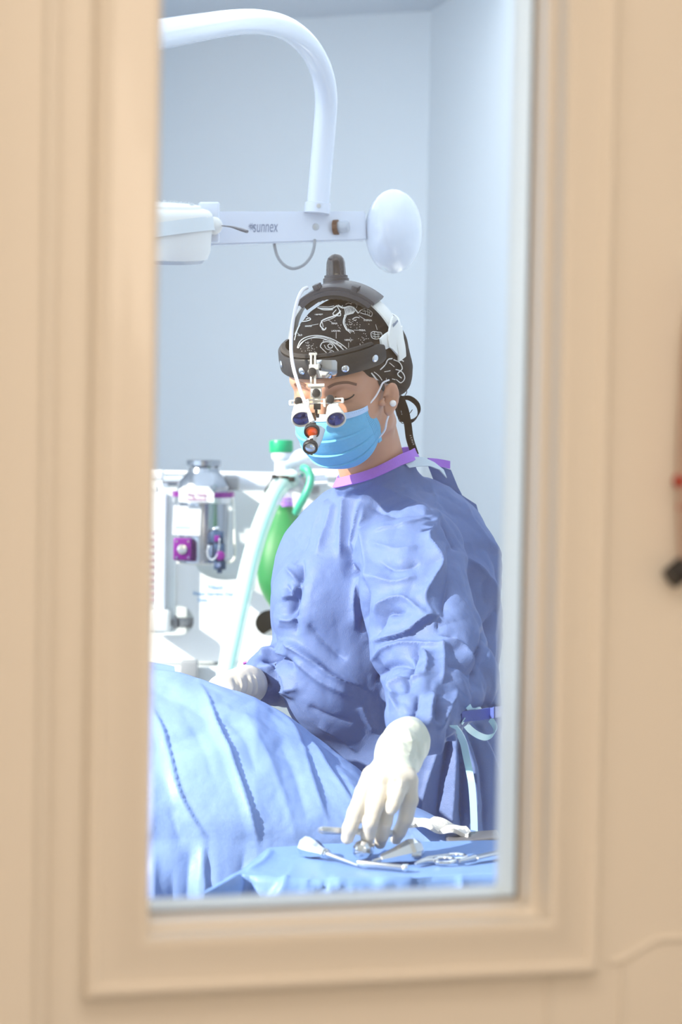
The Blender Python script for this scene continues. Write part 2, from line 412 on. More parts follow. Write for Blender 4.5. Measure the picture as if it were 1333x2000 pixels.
def pn(p):
    p = np.asarray(p, float); f = np.floor(p).astype(np.int64); r = p - f; u = r * r * r * (r * (r * 6 - 15) + 10); out = 0
    for i in (0, 1):
        for j in (0, 1):
            for k in (0, 1):
                h = _perm[(_perm[(_perm[(f[:, 0] + i) & 511] + f[:, 1] + j) & 511] + f[:, 2] + k) & 511]
                g = _gr[h]; d = g[:, 0] * (r[:, 0] - i) + g[:, 1] * (r[:, 1] - j) + g[:, 2] * (r[:, 2] - k)
                w = (u[:, 0] if i else 1 - u[:, 0]) * (u[:, 1] if j else 1 - u[:, 1]) * (u[:, 2] if k else 1 - u[:, 2]); out = out + w * d
    return out
def crease(p, s=1.0):   # crumple: sharp valleys between soft facets
    w = np.stack([pn(p * .7 + 11), pn(p * .7 + 37), pn(p * .7 + 71)], 1) * .8
    return np.abs(pn(p + w)) + .5 * np.abs(pn(p * 2.1 + w * 1.5 + 5))
def strokes(px, py, lst, half=None):
    """sum of cloth folds drawn as polylines over the surface; kinds: v valley, r ridge, s lapped step (high on the left of the line's direction)"""
    D = np.zeros(len(px))
    for kind, w, amp, pts in lst:
        pts = spline(np.array(pts, float), 5) if len(pts) > 2 else np.array(pts, float)
        x0, y0 = pts.min(0) - 4 * w; x1, y1 = pts.max(0) + 4 * w
        I = np.nonzero((px > x0) & (px < x1) & (py > y0) & (py < y1))[0]
        if not len(I): continue
        q = np.stack([px[I], py[I]], 1); best = np.full(len(I), 1e9); sg = np.zeros(len(I)); tt = np.zeros(len(I)); n = len(pts) - 1
        for i in range(n):
            a, b = pts[i], pts[i + 1]; ba = b - a; L = ba @ ba + 1e-9
            t = np.clip(((q - a) @ ba) / L, 0, 1); dv = q - a - t[:, None] * ba; d = np.sqrt((dv ** 2).sum(1)); up = d < best
            cr = ba[0] * (q[:, 1] - a[1]) - ba[1] * (q[:, 0] - a[0])
            best = np.where(up, d, best); sg = np.where(up, np.sign(cr), sg); tt = np.where(up, (i + t) / n, tt)
        tp = np.clip(np.sin(np.pi * np.clip(tt, .0, 1)) * 1.6, 0, 1) * .85 + .15
        if kind == 'v': v = -amp * np.exp(-best / w)
        elif kind == 'r': v = amp * np.exp(-(best / w))
        else: v = np.where(sg < 0, amp * np.exp(-best / (1.7 * w)), amp * 1.35 * np.exp(-best / (.42 * w)) - .35 * amp * np.exp(-best / (1.2 * w)))
        far = np.clip((4 * w - best) / w, 0, 1)
        D[I] += v * tp * far
    return D
def bvh_of(V, F): return BVHTree.FromPolygons([tuple(v) for v in V], [tuple(map(int, f)) for f in F])
def hit(bvh, px, py):
    d = Vector(P(px, py, 1.0)) - CAM_LOC; d.normalize()
    loc, nor, i, dist = bvh.ray_cast(CAM_LOC, d)
    return loc, nor
def surf_ribbon(mb, bvh, pts, wpx, off=.0012, step=3.0):
    pts = np.array(pts, float); out = []
    if len(pts) > 2: pts = spline(pts, 4)
    for a, b in zip(pts[:-1], pts[1:]):
        n = max(1, int(np.linalg.norm(b - a) / step)); out += [a + (b - a) * k / n for k in range(n)]
    out.append(pts[-1]); L = []; R = []
    for i, q in enumerate(out):
        t = out[min(i + 1, len(out) - 1)] - out[max(i - 1, 0)]; t = t / (np.linalg.norm(t) + 1e-9); nrm = np.array([-t[1], t[0]]) * wpx / 2
        r = []
        for s in (-1, 1):
            l, n = hit(bvh, *(q + nrm * s))
            if l is None: r = None; break
            n = n if n.dot(CAM_LOC - l) > 0 else -n
            r.append(np.array(l + n * off))
        if r is None or (L and np.linalg.norm(r[0] - L[-1]) > .03):
            if len(L) > 1: _strip(mb, L, R)
            L = []; R = []
            if r is None: continue
        L.append(r[0]); R.append(r[1])
    if len(L) > 1: _strip(mb, L, R)
def _strip(mb, L, R):
    n = len(L); mb.add(L + R, [(i, i + 1, n + i + 1, n + i) for i in range(n - 1)])
# ================================================================== SETTING
CEIL = 2.43
def slab(name, pts2d, z0, z1, m, kind='structure'):
    mb = MB(); k = len(pts2d)
    V = [(x, y, z0) for x, y in pts2d] + [(x, y, z1) for x, y in pts2d]
    mb.add(V, [tuple(range(k)), tuple(range(k, 2 * k))] + [(i, (i + 1) % k, (i + 1) % k + k, i + k) for i in range(k)])
    return mb.build(name, m, smooth=False, kind=kind)
def wall(name, a, b, t, z0, z1, m):
    a = np.array(a, float); b = np.array(b, float); d = (b - a) / np.linalg.norm(b - a); n = np.array([-d[1], d[0]]) * t
    return slab(name, [a, b, b + n, a + n], z0, z1, m)

YAW = math.radians(16.0)
E = np.array([math.cos(YAW), math.sin(YAW), 0]); NRM = np.array([math.sin(YAW), -math.cos(YAW), 0]); ZUP = np.array([0, 0, 1.0])
DC = np.array([0.0, 1.80, 0.0])
def on_door(px, py, n=0.0):
    o = np.array(CAM_LOC); d = P(px, py, 1.0) - o; c = DC + NRM * n
    t = ((c - o) @ NRM) / (d @ NRM); p = o + d * t
    return (p - DC) @ E, p[2]
def DW(u, z, n=0.0): return DC + E * u + ZUP * z + NRM * n

slab('floor', [(-1.5, -2.2), (2.2, -2.2), (2.2, 7.6), (-1.5, 7.6)], -0.05, 0.0, 'floor')
slab('ceiling', [(-1.5, -2.2), (2.2, -2.2), (2.2, 7.6), (-1.5, 7.6)], CEIL, CEIL + .06, 'ceiling')
K0 = P(842, 22, 6.35); kx, ky = K0[0], K0[1]
bx = -1.3; by = ky + .46 * (kx - bx)
wall('wall_back', (kx, ky), (bx, by), -.1, 0, CEIL, 'wall')
wall('wall_right', (kx + .76 * 1.5, ky - 3.4 * 1.5), (kx, ky), -.1, 0, CEIL, 'wall_bright')
# left wall with its window
wl = MB()
for y0, y1, z0, z1 in ((1.2, 1.85, 0, CEIL), (4.62, by + .1, 0, CEIL), (1.85, 4.62, 0, .85), (1.85, 4.62, 2.41, CEIL)):
    wl.box((-1.35, (y0 + y1) / 2, (z0 + z1) / 2), (.1, y1 - y0, z1 - z0))
wl.build('wall_left', 'wall', smooth=False, kind='structure')
w1 = thing('window_1', (-1.35, 3.30, .85), None, None); w1['kind'] = 'structure'
wf = MB()
for y in (1.88, 4.59): wf.box((-1.35, y, 1.63), (.07, .06, 1.56))
for z in (.88, 2.385): wf.box((-1.35, 3.235, z), (.07, 2.77, .06))
wf.build('window_frame', 'white', w1, smooth=False)
MB().box((-1.27, 3.235, .84), (.14, 2.86, .03), bev=.006).build('window_sill', 'white', w1)

# ---- door with its glazed light, standing 16 degrees to the view
uL, _ = on_door(178, 1000, .02); uRr, _ = on_door(1196, 1000, .02); _, zB = on_door(178, 1945, .0)
uDoorL, _ = on_door(101, 1000); uDoorR = uDoorL + .88; ZT = 2.06; zTop = 1.86
FW = .043                                  # moulding width to its inner ridge
print('lite', uL, uRr, zB, uDoorL)
TD = .054
door = thing('door_1', DW((uDoorL + uDoorR) / 2, 0, -TD / 2), None, None); door['kind'] = 'structure'
hu0, hu1, hz0, hz1 = uL + FW + .004, uRr - FW - .004, zB + FW + .004, zTop - FW - .004
sl = MB()
for a, b, c, d in ((uDoorL, hu0, .008, ZT), (hu1, uDoorR, .008, ZT), (hu0, hu1, .008, hz0), (hu0, hu1, hz1, ZT)):
    sl.box(DW((a + b) / 2, (c + d) / 2, -TD / 2), (b - a, d - c, TD), (E, ZUP, NRM))
sl.build('door_slab', 'door', door, smooth=False)
def sweep(prof, name, m):
    """mitred profile (inset, height off the door face) around the light"""
    mb = MB(); k = len(prof); V = []
    for cu, cz, su, sz in ((uL, zB, 1, 1), (uRr, zB, -1, 1), (uRr, zTop, -1, -1), (uL, zTop, 1, -1)):
        for w, n in prof: V.append(DW(cu + su * w, cz + sz * w, n))
    F = []
    for c in range(4):
        c2 = (c + 1) % 4
        for i in range(k): F.append((c * k + i, c2 * k + i, c2 * k + (i + 1) % k, c * k + (i + 1) % k))
    mb.add(V, F); return mb.build(name, m, door, smooth=True, sharp=28)
front = [(0, -.001), (0, .013), (.002, .017), (.006, .0195), (.010, .0185), (.012, .016), (.020, .017), (.030, .0205), (.037, .0235), (.041, .0245), (.044, .0235),
         (.0455, .020), (.0455, .006), (.047, .001), (.051, -.002), (.0515, -.012), (.0525, -.018), (.0530, -.0255), (.046, -.0255), (.046, -.001)]
sweep(front, 'glazing_frame', 'door')
back = [(.046, -.0305), (.0535, -.0305), (.0545, -.042), (.0555, -.056), (.0555, -.070), (.052, -.080), (.046, -.082), (.036, -.080), (.01, -.074), (0, -.071), (0, -.053), (.046, -.053)]
sweep(back, 'rear_glazing_frame', 'door')
gk = [(.0525, -.0255), (.0555, -.0255), (.0555, -.0262), (.0525, -.0262)]
sweep(gk, 'glazing_gasket', 'gasket')
g = MB(); g.box(DW((uL + uRr) / 2, (zB + zTop) / 2, -.028), (uRr - uL - .096, zTop - zB - .096, .004), (E, ZUP, NRM)); g.build('glass_pane', 'glass', door, smooth=False)
# pressed panel outline on the lower part of the door
pp = MB()
def bead(pts, r=.0034):
    q = []
    for px, py in pts: u, z = on_door(px, py); q.append(DW(u, z, 0.0))
    pp.tube(q, r, 10)
bead([(1345, 1832), (1284, 1834), (1252, 1852), (1216, 1874), (1190, 1880)], .0030)
bead([(1218, 1885), (1216, 1960), (1212, 2080), (1208, 2300)], .0030)
bead([(1074, 1915), (1072, 1990), (1069, 2100), (1064, 2320)], .0036)
pp.build('pressed_panel_bead', 'door', door, sharp=60)
# lever handle on the right stile, beyond the frame edge
h = MB(); hp = DW(uDoorR - .06, 1.02, 0)
h.lathe(hp, NRM, [(0, .026), (.008, .026), (.010, .022), (.01, .01), (.045, .01)], 24); h.tube([hp + NRM * .045, hp + NRM * .048 - E * .03, hp + NRM * .045 - E * .11], .009, 12)
h.build('door_handle', 'steel', door)
# jamb and casing to the left, wall around the opening
jm = MB(); jl = uDoorL - .0035
jm.box(DW(jl - .0125, ZT / 2 + .01, -.035), (.025, ZT + .02, .11), (E, ZUP, NRM))
prof = [(0, .02), (.004, .0255), (.012, .027), (.030, .0265), (.040, .031), (.052, .033), (.058, .028), (.060, .02)]
prof_full = [(a, b) for a, b in prof] + [(.060, .0), (0, 0)]
V = [DW(jl - .006 - a, z, b) for z in (0, ZT + .08) for a, b in prof_full]; k = len(prof_full)
jm.add(V, [tuple(range(k)), tuple(range(k, 2 * k))] + [(i, (i + 1) % k, (i + 1) % k + k, i + k) for i in range(k)])
jr = uDoorR + .0035
jm.box(DW(jr + .0125, ZT / 2 + .01, -.035), (.025, ZT + .02, .11), (E, ZUP, NRM))
jm.box(DW((jl + jr) / 2, ZT + .0225, -.035), (jr - jl, .025, .11), (E, ZUP, NRM))
jm.build('trim_1', 'door', smooth=True, sharp=40, kind='structure')
fw = MB()
ul_ = jl - .026; ur_ = jr + .026
for a, b, c, d in ((-1.40, ul_, 0, CEIL), (ur_, 1.9, 0, CEIL), (ul_, ur_, ZT + .036, CEIL)):
    fw.box(DW((a + b) / 2, (c + d) / 2, -.035), (b - a, d - c, .1), (E, ZUP, NRM))
fw.build('wall_front', 'corr', smooth=False, kind='structure')
wall('wall_corridor_left', (-1.3, -2.1), (-1.3, 1.36), .1, 0, CEIL, 'corr')
wall('wall_corridor_right', (1.5, 2.3), (1.5, -2.1), .1, 0, CEIL, 'corr')
wall('wall_corridor_end', (1.6, -2.1), (-1.4, -2.1), .1, 0, CEIL, 'corr')

# ---- thing hanging on the door at the right edge of the frame
def DPx(px, py, n): u, z = on_door(px, py, n); return DW(u, z, n)
ht = thing('hanging_lanyard', DPx(1350, 560, .0), 'mauve hanging cord with red beads and a black end clip on the cream door', 'lanyard')
m_ = MB(); hk = DPx(1352, 540, 0); m_.tube([hk, hk + NRM * .02, hk + NRM * .026 + ZUP * .006, hk + NRM * .027 + ZUP * .014], .003, 10); m_.build('hook', 'steel', ht)
m_ = MB()
m_.tube(spline([hk + NRM * .022 + ZUP * .004, DPx(1347, 640, .020), DPx(1340, 760, .018), DPx(1334, 860, .016), DPx(1333, 1000, .015), DPx(1338, 1110, .015)], 6), .009, 12, flat=.45)
m_.build('cord', 'strapm', ht)
m_ = MB(); m_.ell(DPx(1331, 940, .018), (.0065,) * 3); m_.build('bead', 'redbead', ht)
m_ = MB(); m_.ell(DPx(1338, 990, .018), (.006,) * 3); m_.build('bead', 'redbead', ht)
m_ = MB(); m_.tube([DPx(1352, 1098, .016), DPx(1310, 1130, .018)], [.010, .0085], 14); m_.build('clip', 'black', ht, label='black end clip')

# ================================================================== EXAMINATION LAMP
lamp_r = thing('surgical_lamp', P(150, 80, 2.6), 'white overhead surgical lamp on a curved arm beside the far wall', 'lamp')
t = MB(); path = [(620, 412, 4.0), (623, 380, 4.0), (629, 310, 4.0), (635, 240, 3.99), (637, 185, 3.97), (626, 133, 3.93), (600, 88, 3.86), (560, 56, 3.76), (510, 43, 3.62), (455, 44, 3.45), (395, 53, 3.24), (313, 67, 2.98), (220, 84, 2.72), (150, 98, 2.55)]
sp = spline(PL(path), 7); t.tube(sp, .0185, 24)
end = P(150, 98, 2.55); t.tube([end + np.array([0, 0, -.03]), (end[0], end[1], CEIL - .001)], .03, 24); t.lathe((end[0], end[1], CEIL - .03), (0, 0, 1), [(0, .07), (.012, .085), (.029, .085)], 32)
t.build('curved_tube', 'white', lamp_r, sharp=50)
a = P(560, 445, 4.0); ax_l = P(412, 448, 3.93); ax_r = P(712, 442, 4.05)
t = MB(); bx_ = P(712, 443, 4.04) - P(405, 446, 3.96); bl = np.linalg.norm(bx_); bxn = bx_ / bl; bup = UPV - bxn * (UPV @ bxn); bup /= np.linalg.norm(bup); bn = np.cross(bxn, bup)
ctr = (P(712, 443, 4.04) + P(405, 446, 3.96)) / 2
hb = .0265
prism_poly = [(-bl / 2, -.0285), (bl / 2, -.0235), (bl / 2, .0245), (-bl / 2, .0265)]
bm = bmesh.new(); vs = [bm.verts.new(ctr + bxn * x + bup * y + bn * .011) for x, y in prism_poly]; f = bm.faces.new(vs)
ex = bmesh.ops.extrude_face_region(bm, geom=[f]); bmesh.ops.translate(bm, verts=[v for v in ex['geom'] if isinstance(v, bmesh.types.BMVert)], vec=Vector(-bn * .022))
bmesh.ops.recalc_face_normals(bm, faces=bm.faces); bmesh.ops.bevel(bm, geom=bm.edges[:], offset=.0022, segments=2, affect='EDGES'); bm.verts.index_update()
t.add([v.co[:] for v in bm.verts], [[v.index for v in f.verts] for f in bm.faces]); bm.free()
bar = t.build('arm_bar', 'white', lamp_r)
def bar_pt(px, py, off=.0113):   # point on the bar's front face under a pixel
    o = np.array(CAM_LOC); d = P(px, py, 1) - o; c = ctr + bn * off; s = ((c - o) @ bn) / (d @ bn); return o + d * s
FS = bn if bn @ BACK > 0 else -bn
fo = .0113 if bn @ BACK > 0 else -.0113
t = MB(); text_mb(t, 'sunnex', bar_pt(518, 443, fo), bxn * .52, bup, .0285, .0004, .22)
for k in range(10):
    an = 2 * math.pi * k / 10; dd = bxn * math.cos(an) + bup * math.sin(an); c = bar_pt(491.5, 442.5, fo); t.box(c + dd * .0034, (.0042, .0008, .0006), (dd, np.cross(FS, dd), FS))
t.build('lettering', 'logo', bar)
t = MB(); t.lathe(bar_pt(617, 443, fo), FS, [(0, .0058), (.0012, .0052), (.0014, .003)], 20); t.build('screw', 'steel', bar)
t = MB(); c = bar_pt(657, 444, fo); kd = FS * .55 + bxn * .84; kd /= np.linalg.norm(kd); t.lathe(c - kd * .004, kd, [(0, .0125), (.008, .0125), (.0085, .008)], 24); kn = t.build('knob_collar', 'brown', lamp_r)
t = MB(); t.lathe(c + kd * .004, kd, [(0, .0095), (.016, .0095), (.018, .008), (.0185, .004)], 24); t.build('clear_knob', 'clear', lamp_r)
t = MB(); cc = P(620, 404, 4.0); up = (P(622, 380, 4.0) - P(620, 404, 4.0)); t.lathe(P(619.5, 417, 4.0), up, [(0, .0215), (.0165, .0215), (.0175, .0195), (.0175, .0185)], 32); col_ = t.build('tube_collar', 'white', lamp_r)
t = MB(); t.lathe(P(623, 402, 4.0 - .021), BACK, [(0, .004), (.0015, .0035)], 16); t.build('screw', 'steel', col_); t = MB(); t.lathe(P(643, 405, 4.0), RIGHT, [(0, .004), (.0018, .0035)], 16); t.build('screw', 'steel', col_)
t = MB(); dx = np.array(bxn) * .86 + BACK * .5; dx = dx / np.linalg.norm(dx); t.ell(P(769, 452, 4.07), (.046, .07, .0705), (dx, np.cross(UPV, dx), UPV), 48, 32)
t.build('end_cap', 'white', lamp_r)
t = MB(); t.tube(spline(PL([(536, 470, 4.0), (537, 482, 3.995), (543, 502, 3.99), (556, 518, 3.985), (574, 524.5, 3.985), (594, 517, 3.985), (608, 500, 3.99), (614, 482, 3.995), (615, 468, 4.0)]), 8), .0026, 12); t.build('cable_loop', 'grey', lamp_r)
# lamp head
hc = P(303, 450, 3.88); hax = np.array([.03, -.13, 1.0]); hax /= np.linalg.norm(hax)
hd = MB(); hd.lathe(hc, hax, [(-.043, .082), (-.042, .086), (-.03, .090), (.022, .0925), (.030, .091), (.035, .085), (.037, .078), (.0375, .074), (.0415, .072), (.0425, .068), (.0425, .01)], 56)
head = hd.build('lamp_head', 'whitep', lamp_r, sharp=40)
hr = MB()
for k in range(40):
    an = 2 * math.pi * k / 40; rr = np.array([math.cos(an), math.sin(an), 0]); hr.box(hc + hax * .0425 + rr * .058, (.006, .0045, .0012), (rr, np.cross(hax, rr), hax))
hr.build('vent_rib', 'panelg2', head)
hl = MB(); hl.lathe(hc - hax * .049, hax, [(0, .078), (.006, .081)], 48); hl.build('lamp_glass', 'clear', lamp_r)
hb_ = MB(); bandax = np.array([-.16, -.06, 1.0]); bandax /= np.linalg.norm(bandax); hb_.lathe(hc - hax * .002, bandax, [(-.011, .0935), (-.011, .0955), (.011, .0955), (.011, .0935)], 56, cap=False); hb_.build('band', 'panelg', lamp_r, label='grey band around the lamp head')
t = MB(); t.box(P(409, 435, 3.92), (.034, .02, .066), (RIGHT, BACK, UPV), .004); t.build('head_bracket', 'white', lamp_r)
t = MB(); t.lathe(P(416, 441, 3.90), RIGHT * .8 + BACK * .5, [(0, .0145), (.004, .0145), (.009, .0128), (.014, .008), (.0155, .003)], 28); t.build('joint_cap', 'whitep', lamp_r)
t = MB(); L0, L1, L2, L3 = PL([(434, 441, 3.892), (452, 443, 3.884), (470, 448, 3.878), (485, 453, 3.874)]); t.tube(spline([L0, L1, L2, L3], 6), list(np.interp(np.linspace(0, 1, 19), [0, .3, .7, .95, 1], [.0022, .0035, .0068, .006, .002])), 14, flat=.42); t.build('lever', 'lever', lamp_r)

# ================================================================== ANAESTHESIA MACHINE
DM = 5.0
def rect(mb, x0, y0, x1, y1, d, th, bev=.003):
    a = P(x0, y0, d); b = P(x1, y1, d); c = (a + b) / 2
    mb.box((c[0], c[1] + th / 2, c[2]), (abs(b[0] - a[0]), th, abs(a[2] - b[2])), None, bev)
am = thing('anaesthesia_machine', P(480, 1400, 5.1) * np.array([1, 1, 0]), 'white and grey anaesthesia machine standing against the far wall', 'anaesthesia machine')
t = MB(); rect(t, 180, 917, 662, 1500, DM + .06, .03, .006); t.build('back_plate', 'panelg', am)
t = MB(); rect(t, 180, 917, 540, 932, DM + .035, .03, .006); rect(t, 600, 917, 700, 935, DM + .035, .03, .006); t.build('top_rail', 'panelw', am)
# front panel with its cut-outs
cu = bpy.data.curves.new('panel', 'CURVE'); cu.dimensions = '2D'; cu.fill_mode = 'BOTH'; cu.extrude = .004
O = P(480, 1200, DM); sc = DM / FPX
def loop(pts):
    s = cu.splines.new('POLY'); s.points.add(len(pts) - 1); s.use_cyclic_u = True
    for p, q in zip(s.points, pts): p.co = ((q[0] - 480) * sc, -(q[1] - 1200) * sc, 0, 1)
def arc(cx, cy, rx, ry, a0, a1, n=18): return [(cx + rx * math.cos(math.radians(a0 + (a1 - a0) * i / n)), cy + ry * math.sin(math.radians(a0 + (a1 - a0) * i / n))) for i in range(n + 1)]
outer = [(180, 1296), (180, 1243), (352, 1243)] + arc(352, 1214, 27, 28, 85, -85)[0:] + [(342, 1186), (342, 1098), (379, 1098)] + list(reversed(arc(440, 1098, 61, 36, 0, 180)))[:-1] + [(501, 1098), (488, 1150), (516, 1163), (524, 1098), (720, 1098), (720, 1296), (505, 1296), (498, 1290), (440, 1293), (390, 1293), (368, 1289), (345, 1296)]
loop(outer); loop(arc(529, 1216, 30, 26, 0, 350, 36))
ob = bpy.data.objects.new('panel', cu); COL.objects.link(ob); me = bpy.data.meshes.new_from_object(ob.evaluated_get(bpy.context.evaluated_depsgraph_get()))
t = MB(); t.add([O + np.array([v.co.x, -v.co.z, v.co.y]) for v in me.vertices], [list(p.vertices) for p in me.polygons]); bpy.data.objects.remove(ob)
t.build('front_panel', 'panelw', am, smooth=False)
t = MB(); rect(t, 496, 1182, 562, 1250, DM + .045, .01, .001); t.build('dark_recess', 'dark', am)
t = MB(); t.tube([P(505, 1256, DM + .02), P(560, 1222, DM + .045)], .010, 14); t.build('recess_pipe', 'whitep', am)
t = MB(); rect(t, 304, 962, 321, 1238, DM - .05, .03, .004); t.build('post', 'white', am)
t = MB(); rect(t, 321, 962, 341, 1236, DM - .02, .05, .002); t.build('post_side', 'panelg', am)
t = MB(); t.tube([P(245, 930, DM - .02), P(262, 930, DM - .02), P(322, 930, DM - .02)], .001, 8); rect(t, 250, 918, 318, 938, DM - .05, .06, .004); t.build('rail_bracket', 'panelw', am)
# flow tube at the far left with printed scale
t = MB(); rect(t, 250, 950, 303, 1190, DM - .045, .03, .004); ft = t.build('flowmeter', 'panelg2', am)
t = MB()
for k in range(16): rect(t, 270, 975 + 13 * k, 300, 978 + 13 * k, DM - .0465, .001, 0)
t.build('scale_mark', 'plink', ft)
t = MB(); a0, a1 = P(325, 941, DM - .02), P(356, 941, DM - .02); t.tube([P(318, 941, DM - .02), P(640, 938, DM - .02)], .0125, 24); t.build('chrome_rail', 'chrome', am)
t = MB(); t.tube([P(462, 941, DM - .06), P(532, 941, DM - .06)], .0185, 28); t.build('absorber_arm', 'white', am)
t = MB(); rect(t, 585, 935, 625, 965, DM - .01, .05, .004); t.build('rail_clamp', 'grey', am)
# lower ledge
t = MB(); rect(t, 180, 1300, 720, 1338, DM - .03, .1, .004); t.build('lower_ledge', 'panelg2', am)
t = MB(); rect(t, 352, 1291, 385, 1326, DM - .07, .04, .003); t.build('ledge_block', 'grey', am)
t = MB(); rect(t, 464, 1296, 499, 1308, DM - .08, .04, .004); t.build('ledge_cap', 'white', am)
# knuckle at the lower left
t = MB(); rect(t, 290, 1192, 330, 1236, DM - .065, .05, .005); t.build('valve_block', 'panelg2', am)
t = MB(); t.tube([P(315, 1216, DM - .01), P(345, 1216, DM - .01)], .008, 16); t.tube([P(345, 1216, DM - .01), P(380, 1216, DM + .03)], .011, 16); t.tube([P(341, 1216, DM - .01), P(346, 1216, DM - .01)], .0145, 18); t.build('pipe_fitting', 'grey', am)
def on_panel(px, py, off=.0046):
    o = np.array(CAM_LOC); d = P(px, py, 1) - o; return o + d * ((O[1] - off - o[1]) / d[1])
X1 = np.array([1., 0, 0]); t = MB()
text_mb(t, 'Next', on_panel(421, 1147), X1, ZUP, .0150, .0006); text_mb(t, 'Next Service Due', on_panel(418, 1160), X1, ZUP, .0118, .0006); text_mb(t, 'Date', on_panel(396, 1172), X1, ZUP, .0100, .0006)
t.build('service_notice', 'blink', am)
t = MB(); text_mb(t, '. . . . . .', on_panel(424, 1171), X1, ZUP, .011, .0006)
for y in (1191, 1197): t.box(on_panel(420, y), (.040, .0006, .0013))
t.build('notice_lines', 'gink', am)
t = MB(); t.ell(on_panel(420, 1184), (.0020, .0006, .0020), None, 12, 8); t.build('notice_dot', 'red', am)
t = MB(); rect(t, 200, 1500, 700, 2000, DM + .06, .3, .01); c = P(450, 1400, DM + .2)
t.box((c[0], DM + .2, .12), (.5, .35, .2), None, .01); t.box((c[0], DM + .2, .62), (.46, .24, .9), None, .01)
t.build('cabinet', 'panelg2', am)
for sx in (-.2, .2):
    for sy in (.07, .33):
        t = MB(); t.tube([(c[0] + sx - .012, DM + sy, .028), (c[0] + sx + .012, DM + sy, .028)], .028, 20); t.build('caster', 'black', am)

# ---- vaporiser hung on the rail
DV = 4.88; vs_ = DV / FPX; va = P(397, 1000, DV)
vp = thing('vaporizer', P(397, 1096, DV), 'silver anaesthetic vaporizer with purple collar hung on the machine rail', 'vaporizer')
def vz(py): return (1000 - py) * vs_
def lathe_px(mb, prof): mb.lathe(va, (0, 0, 1), [(vz(y), r * vs_) for y, r in prof], 48)
t = MB(); lathe_px(t, [(922, 32), (934, 42), (944, 50), (950, 52), (961, 52)]); t.build('shoulder', 'alu', vp)
t = MB(); lathe_px(t, [(898, 30), (899, 33.5), (909, 33.5), (911, 30), (914, 28.5), (922, 31)]); nk = t.build('filler_neck', 'alu', vp)
t = MB(); lathe_px(t, [(960, 54), (960, 61), (970, 61), (970, 54)]); t.build('collar', 'purple', vp, label='purple anodised collar')
t = MB(); lathe_px(t, [(970, 54), (970, 60), (981, 60), (982, 52)]); t.build('flange', 'steel', vp)
t = MB(); lathe_px(t, [(981, 50), (1086, 50), (1092, 53), (1097, 53), (1098, 48)]); t.build('cylinder', 'alu', vp)
# name plate
t = MB(); pl = [(-34, -15.5), (34, -15.5), (34, 2), (23, 15), (-25, 15), (-34, 9)]; pc = P(384, 965, DV - .072)
t.prism([(a * vs_, b * vs_) for a, b in pl], pc, (1, 0, 0), (0, -.06, 1), .0015); np_ = t.build('name_plate', 'panelw', vp, smooth=False)
t = MB(); fr = pc + np.array([0, -.0022, 0]); up2 = np.array([0, -.06, 1.0])
text_mb(t, 'For Veterinary Use Only', P(381, 957, DV - .0745), np.array([1., 0, 0]), up2, .0052, .0004); text_mb(t, 'Vet Only', P(385, 967, DV - .0742), np.array([1., 0, 0]), up2, .0108, .0004); text_mb(t, 'Isoflurane', P(384, 975, DV - .074), np.array([1., 0, 0]), up2, .0098, .0004)
t.build('plate_lettering', 'plink', np_)
for x, y in ((355, 964), (412, 965)):
    t = MB(); t.lathe(P(x, y, DV - .0735), (0, -1, 0), [(0, .0016), (.001, .0012)], 12); t.build('plate_screw', 'grey', np_)
# service sticker wrapped on the cylinder
t = MB(); sa, sb = P(338, 988, DV - .058), P(392, 1046, DV - .058); sc_ = (sa + sb) / 2
t.box(sc_, (abs(sb[0] - sa[0]), .0008, abs(sa[2] - sb[2])), ((1, 0, -.03), (0, 1, 0), (.03, 0, 1))); t.tube([sc_ + np.array([.004, .0004, .026]), sc_ + np.array([.006, .004, .045])], .0012, 8); st = t.build('service_tag', 'paper', vp)
t = MB(); text_mb(t, 'SERVICE DUE', P(364, 995, DV - .0588), np.array([1., 0, 0]), ZUP, .0062, .0003); rect(t, 342, 1008, 376, 1010, DV - .0588, .0006, 0); rect(t, 342, 1029, 372, 1031, DV - .0588, .0006, 0); t.build('tag_lettering', 'blink', st)
t = MB(); rect(t, 339, 1051, 374, 1095, DV - .075, .035, .003); pb = t.build('sight_glass_block', 'purple', vp, label='square purple block with round glass')
t = MB(); t.lathe(P(356, 1073, DV - .0762), (0, -1, 0), [(0, .0098), (.0015, .0098), (.002, .0075)], 28); t.build('sight_glass', 'lampglass', pb)
for x, y in ((345, 1057), (368, 1057), (345, 1089), (368, 1089)):
    t = MB(); t.lathe(P(x, y, DV - .075), (0, -1, 0), [(0, .0022), (.0015, .002)], 12); t.build('bolt', 'chrome', pb)
t = MB()
rect(t, 414, 1038, 437, 1062, DV - .075, .03, .002); rect(t, 418, 1062, 439, 1096, DV - .075, .028, .002); rect(t, 418, 1096, 441, 1113, DV - .075, .03, .002); rect(t, 424, 1113, 434, 1120, DV - .07, .016, .001)
dv = t.build('drain_valve', 'navy', vp)
t = MB(); rect(t, 419, 1046, 429, 1058, DV - .079, .006, .001); t.lathe(P(431, 1085, DV - .078), (0, -1, 0), [(0, .0092), (.008, .0092), (.0085, .008)], 24); t.build('purple_insert', 'purple', dv)
t = MB(); t.lathe(P(427, 1103, DV - .076), (0, -1, 0), [(0, .006), (.006, .005)], 20); t.build('valve_tip', 'chrome', dv); t = MB(); t.ell(P(422, 1033, DV - .066), (.008, .006, .005)); t.build('valve_cap', 'chrome', dv)
t = MB()
ch = spline(PL([(429, 1053, DV - .083), (428, 1068, DV - .083), (425, 1082, DV - .085), (419, 1091, DV - .086), (412, 1093, DV - .086), (407, 1086, DV - .086), (406, 1075, DV - .085), (408, 1066, DV - .083)]), 4)
for q in ch: t.ell(q, (.0021,) * 3, None, 10, 6)
t.build('bead_chain', 'chrome', vp)
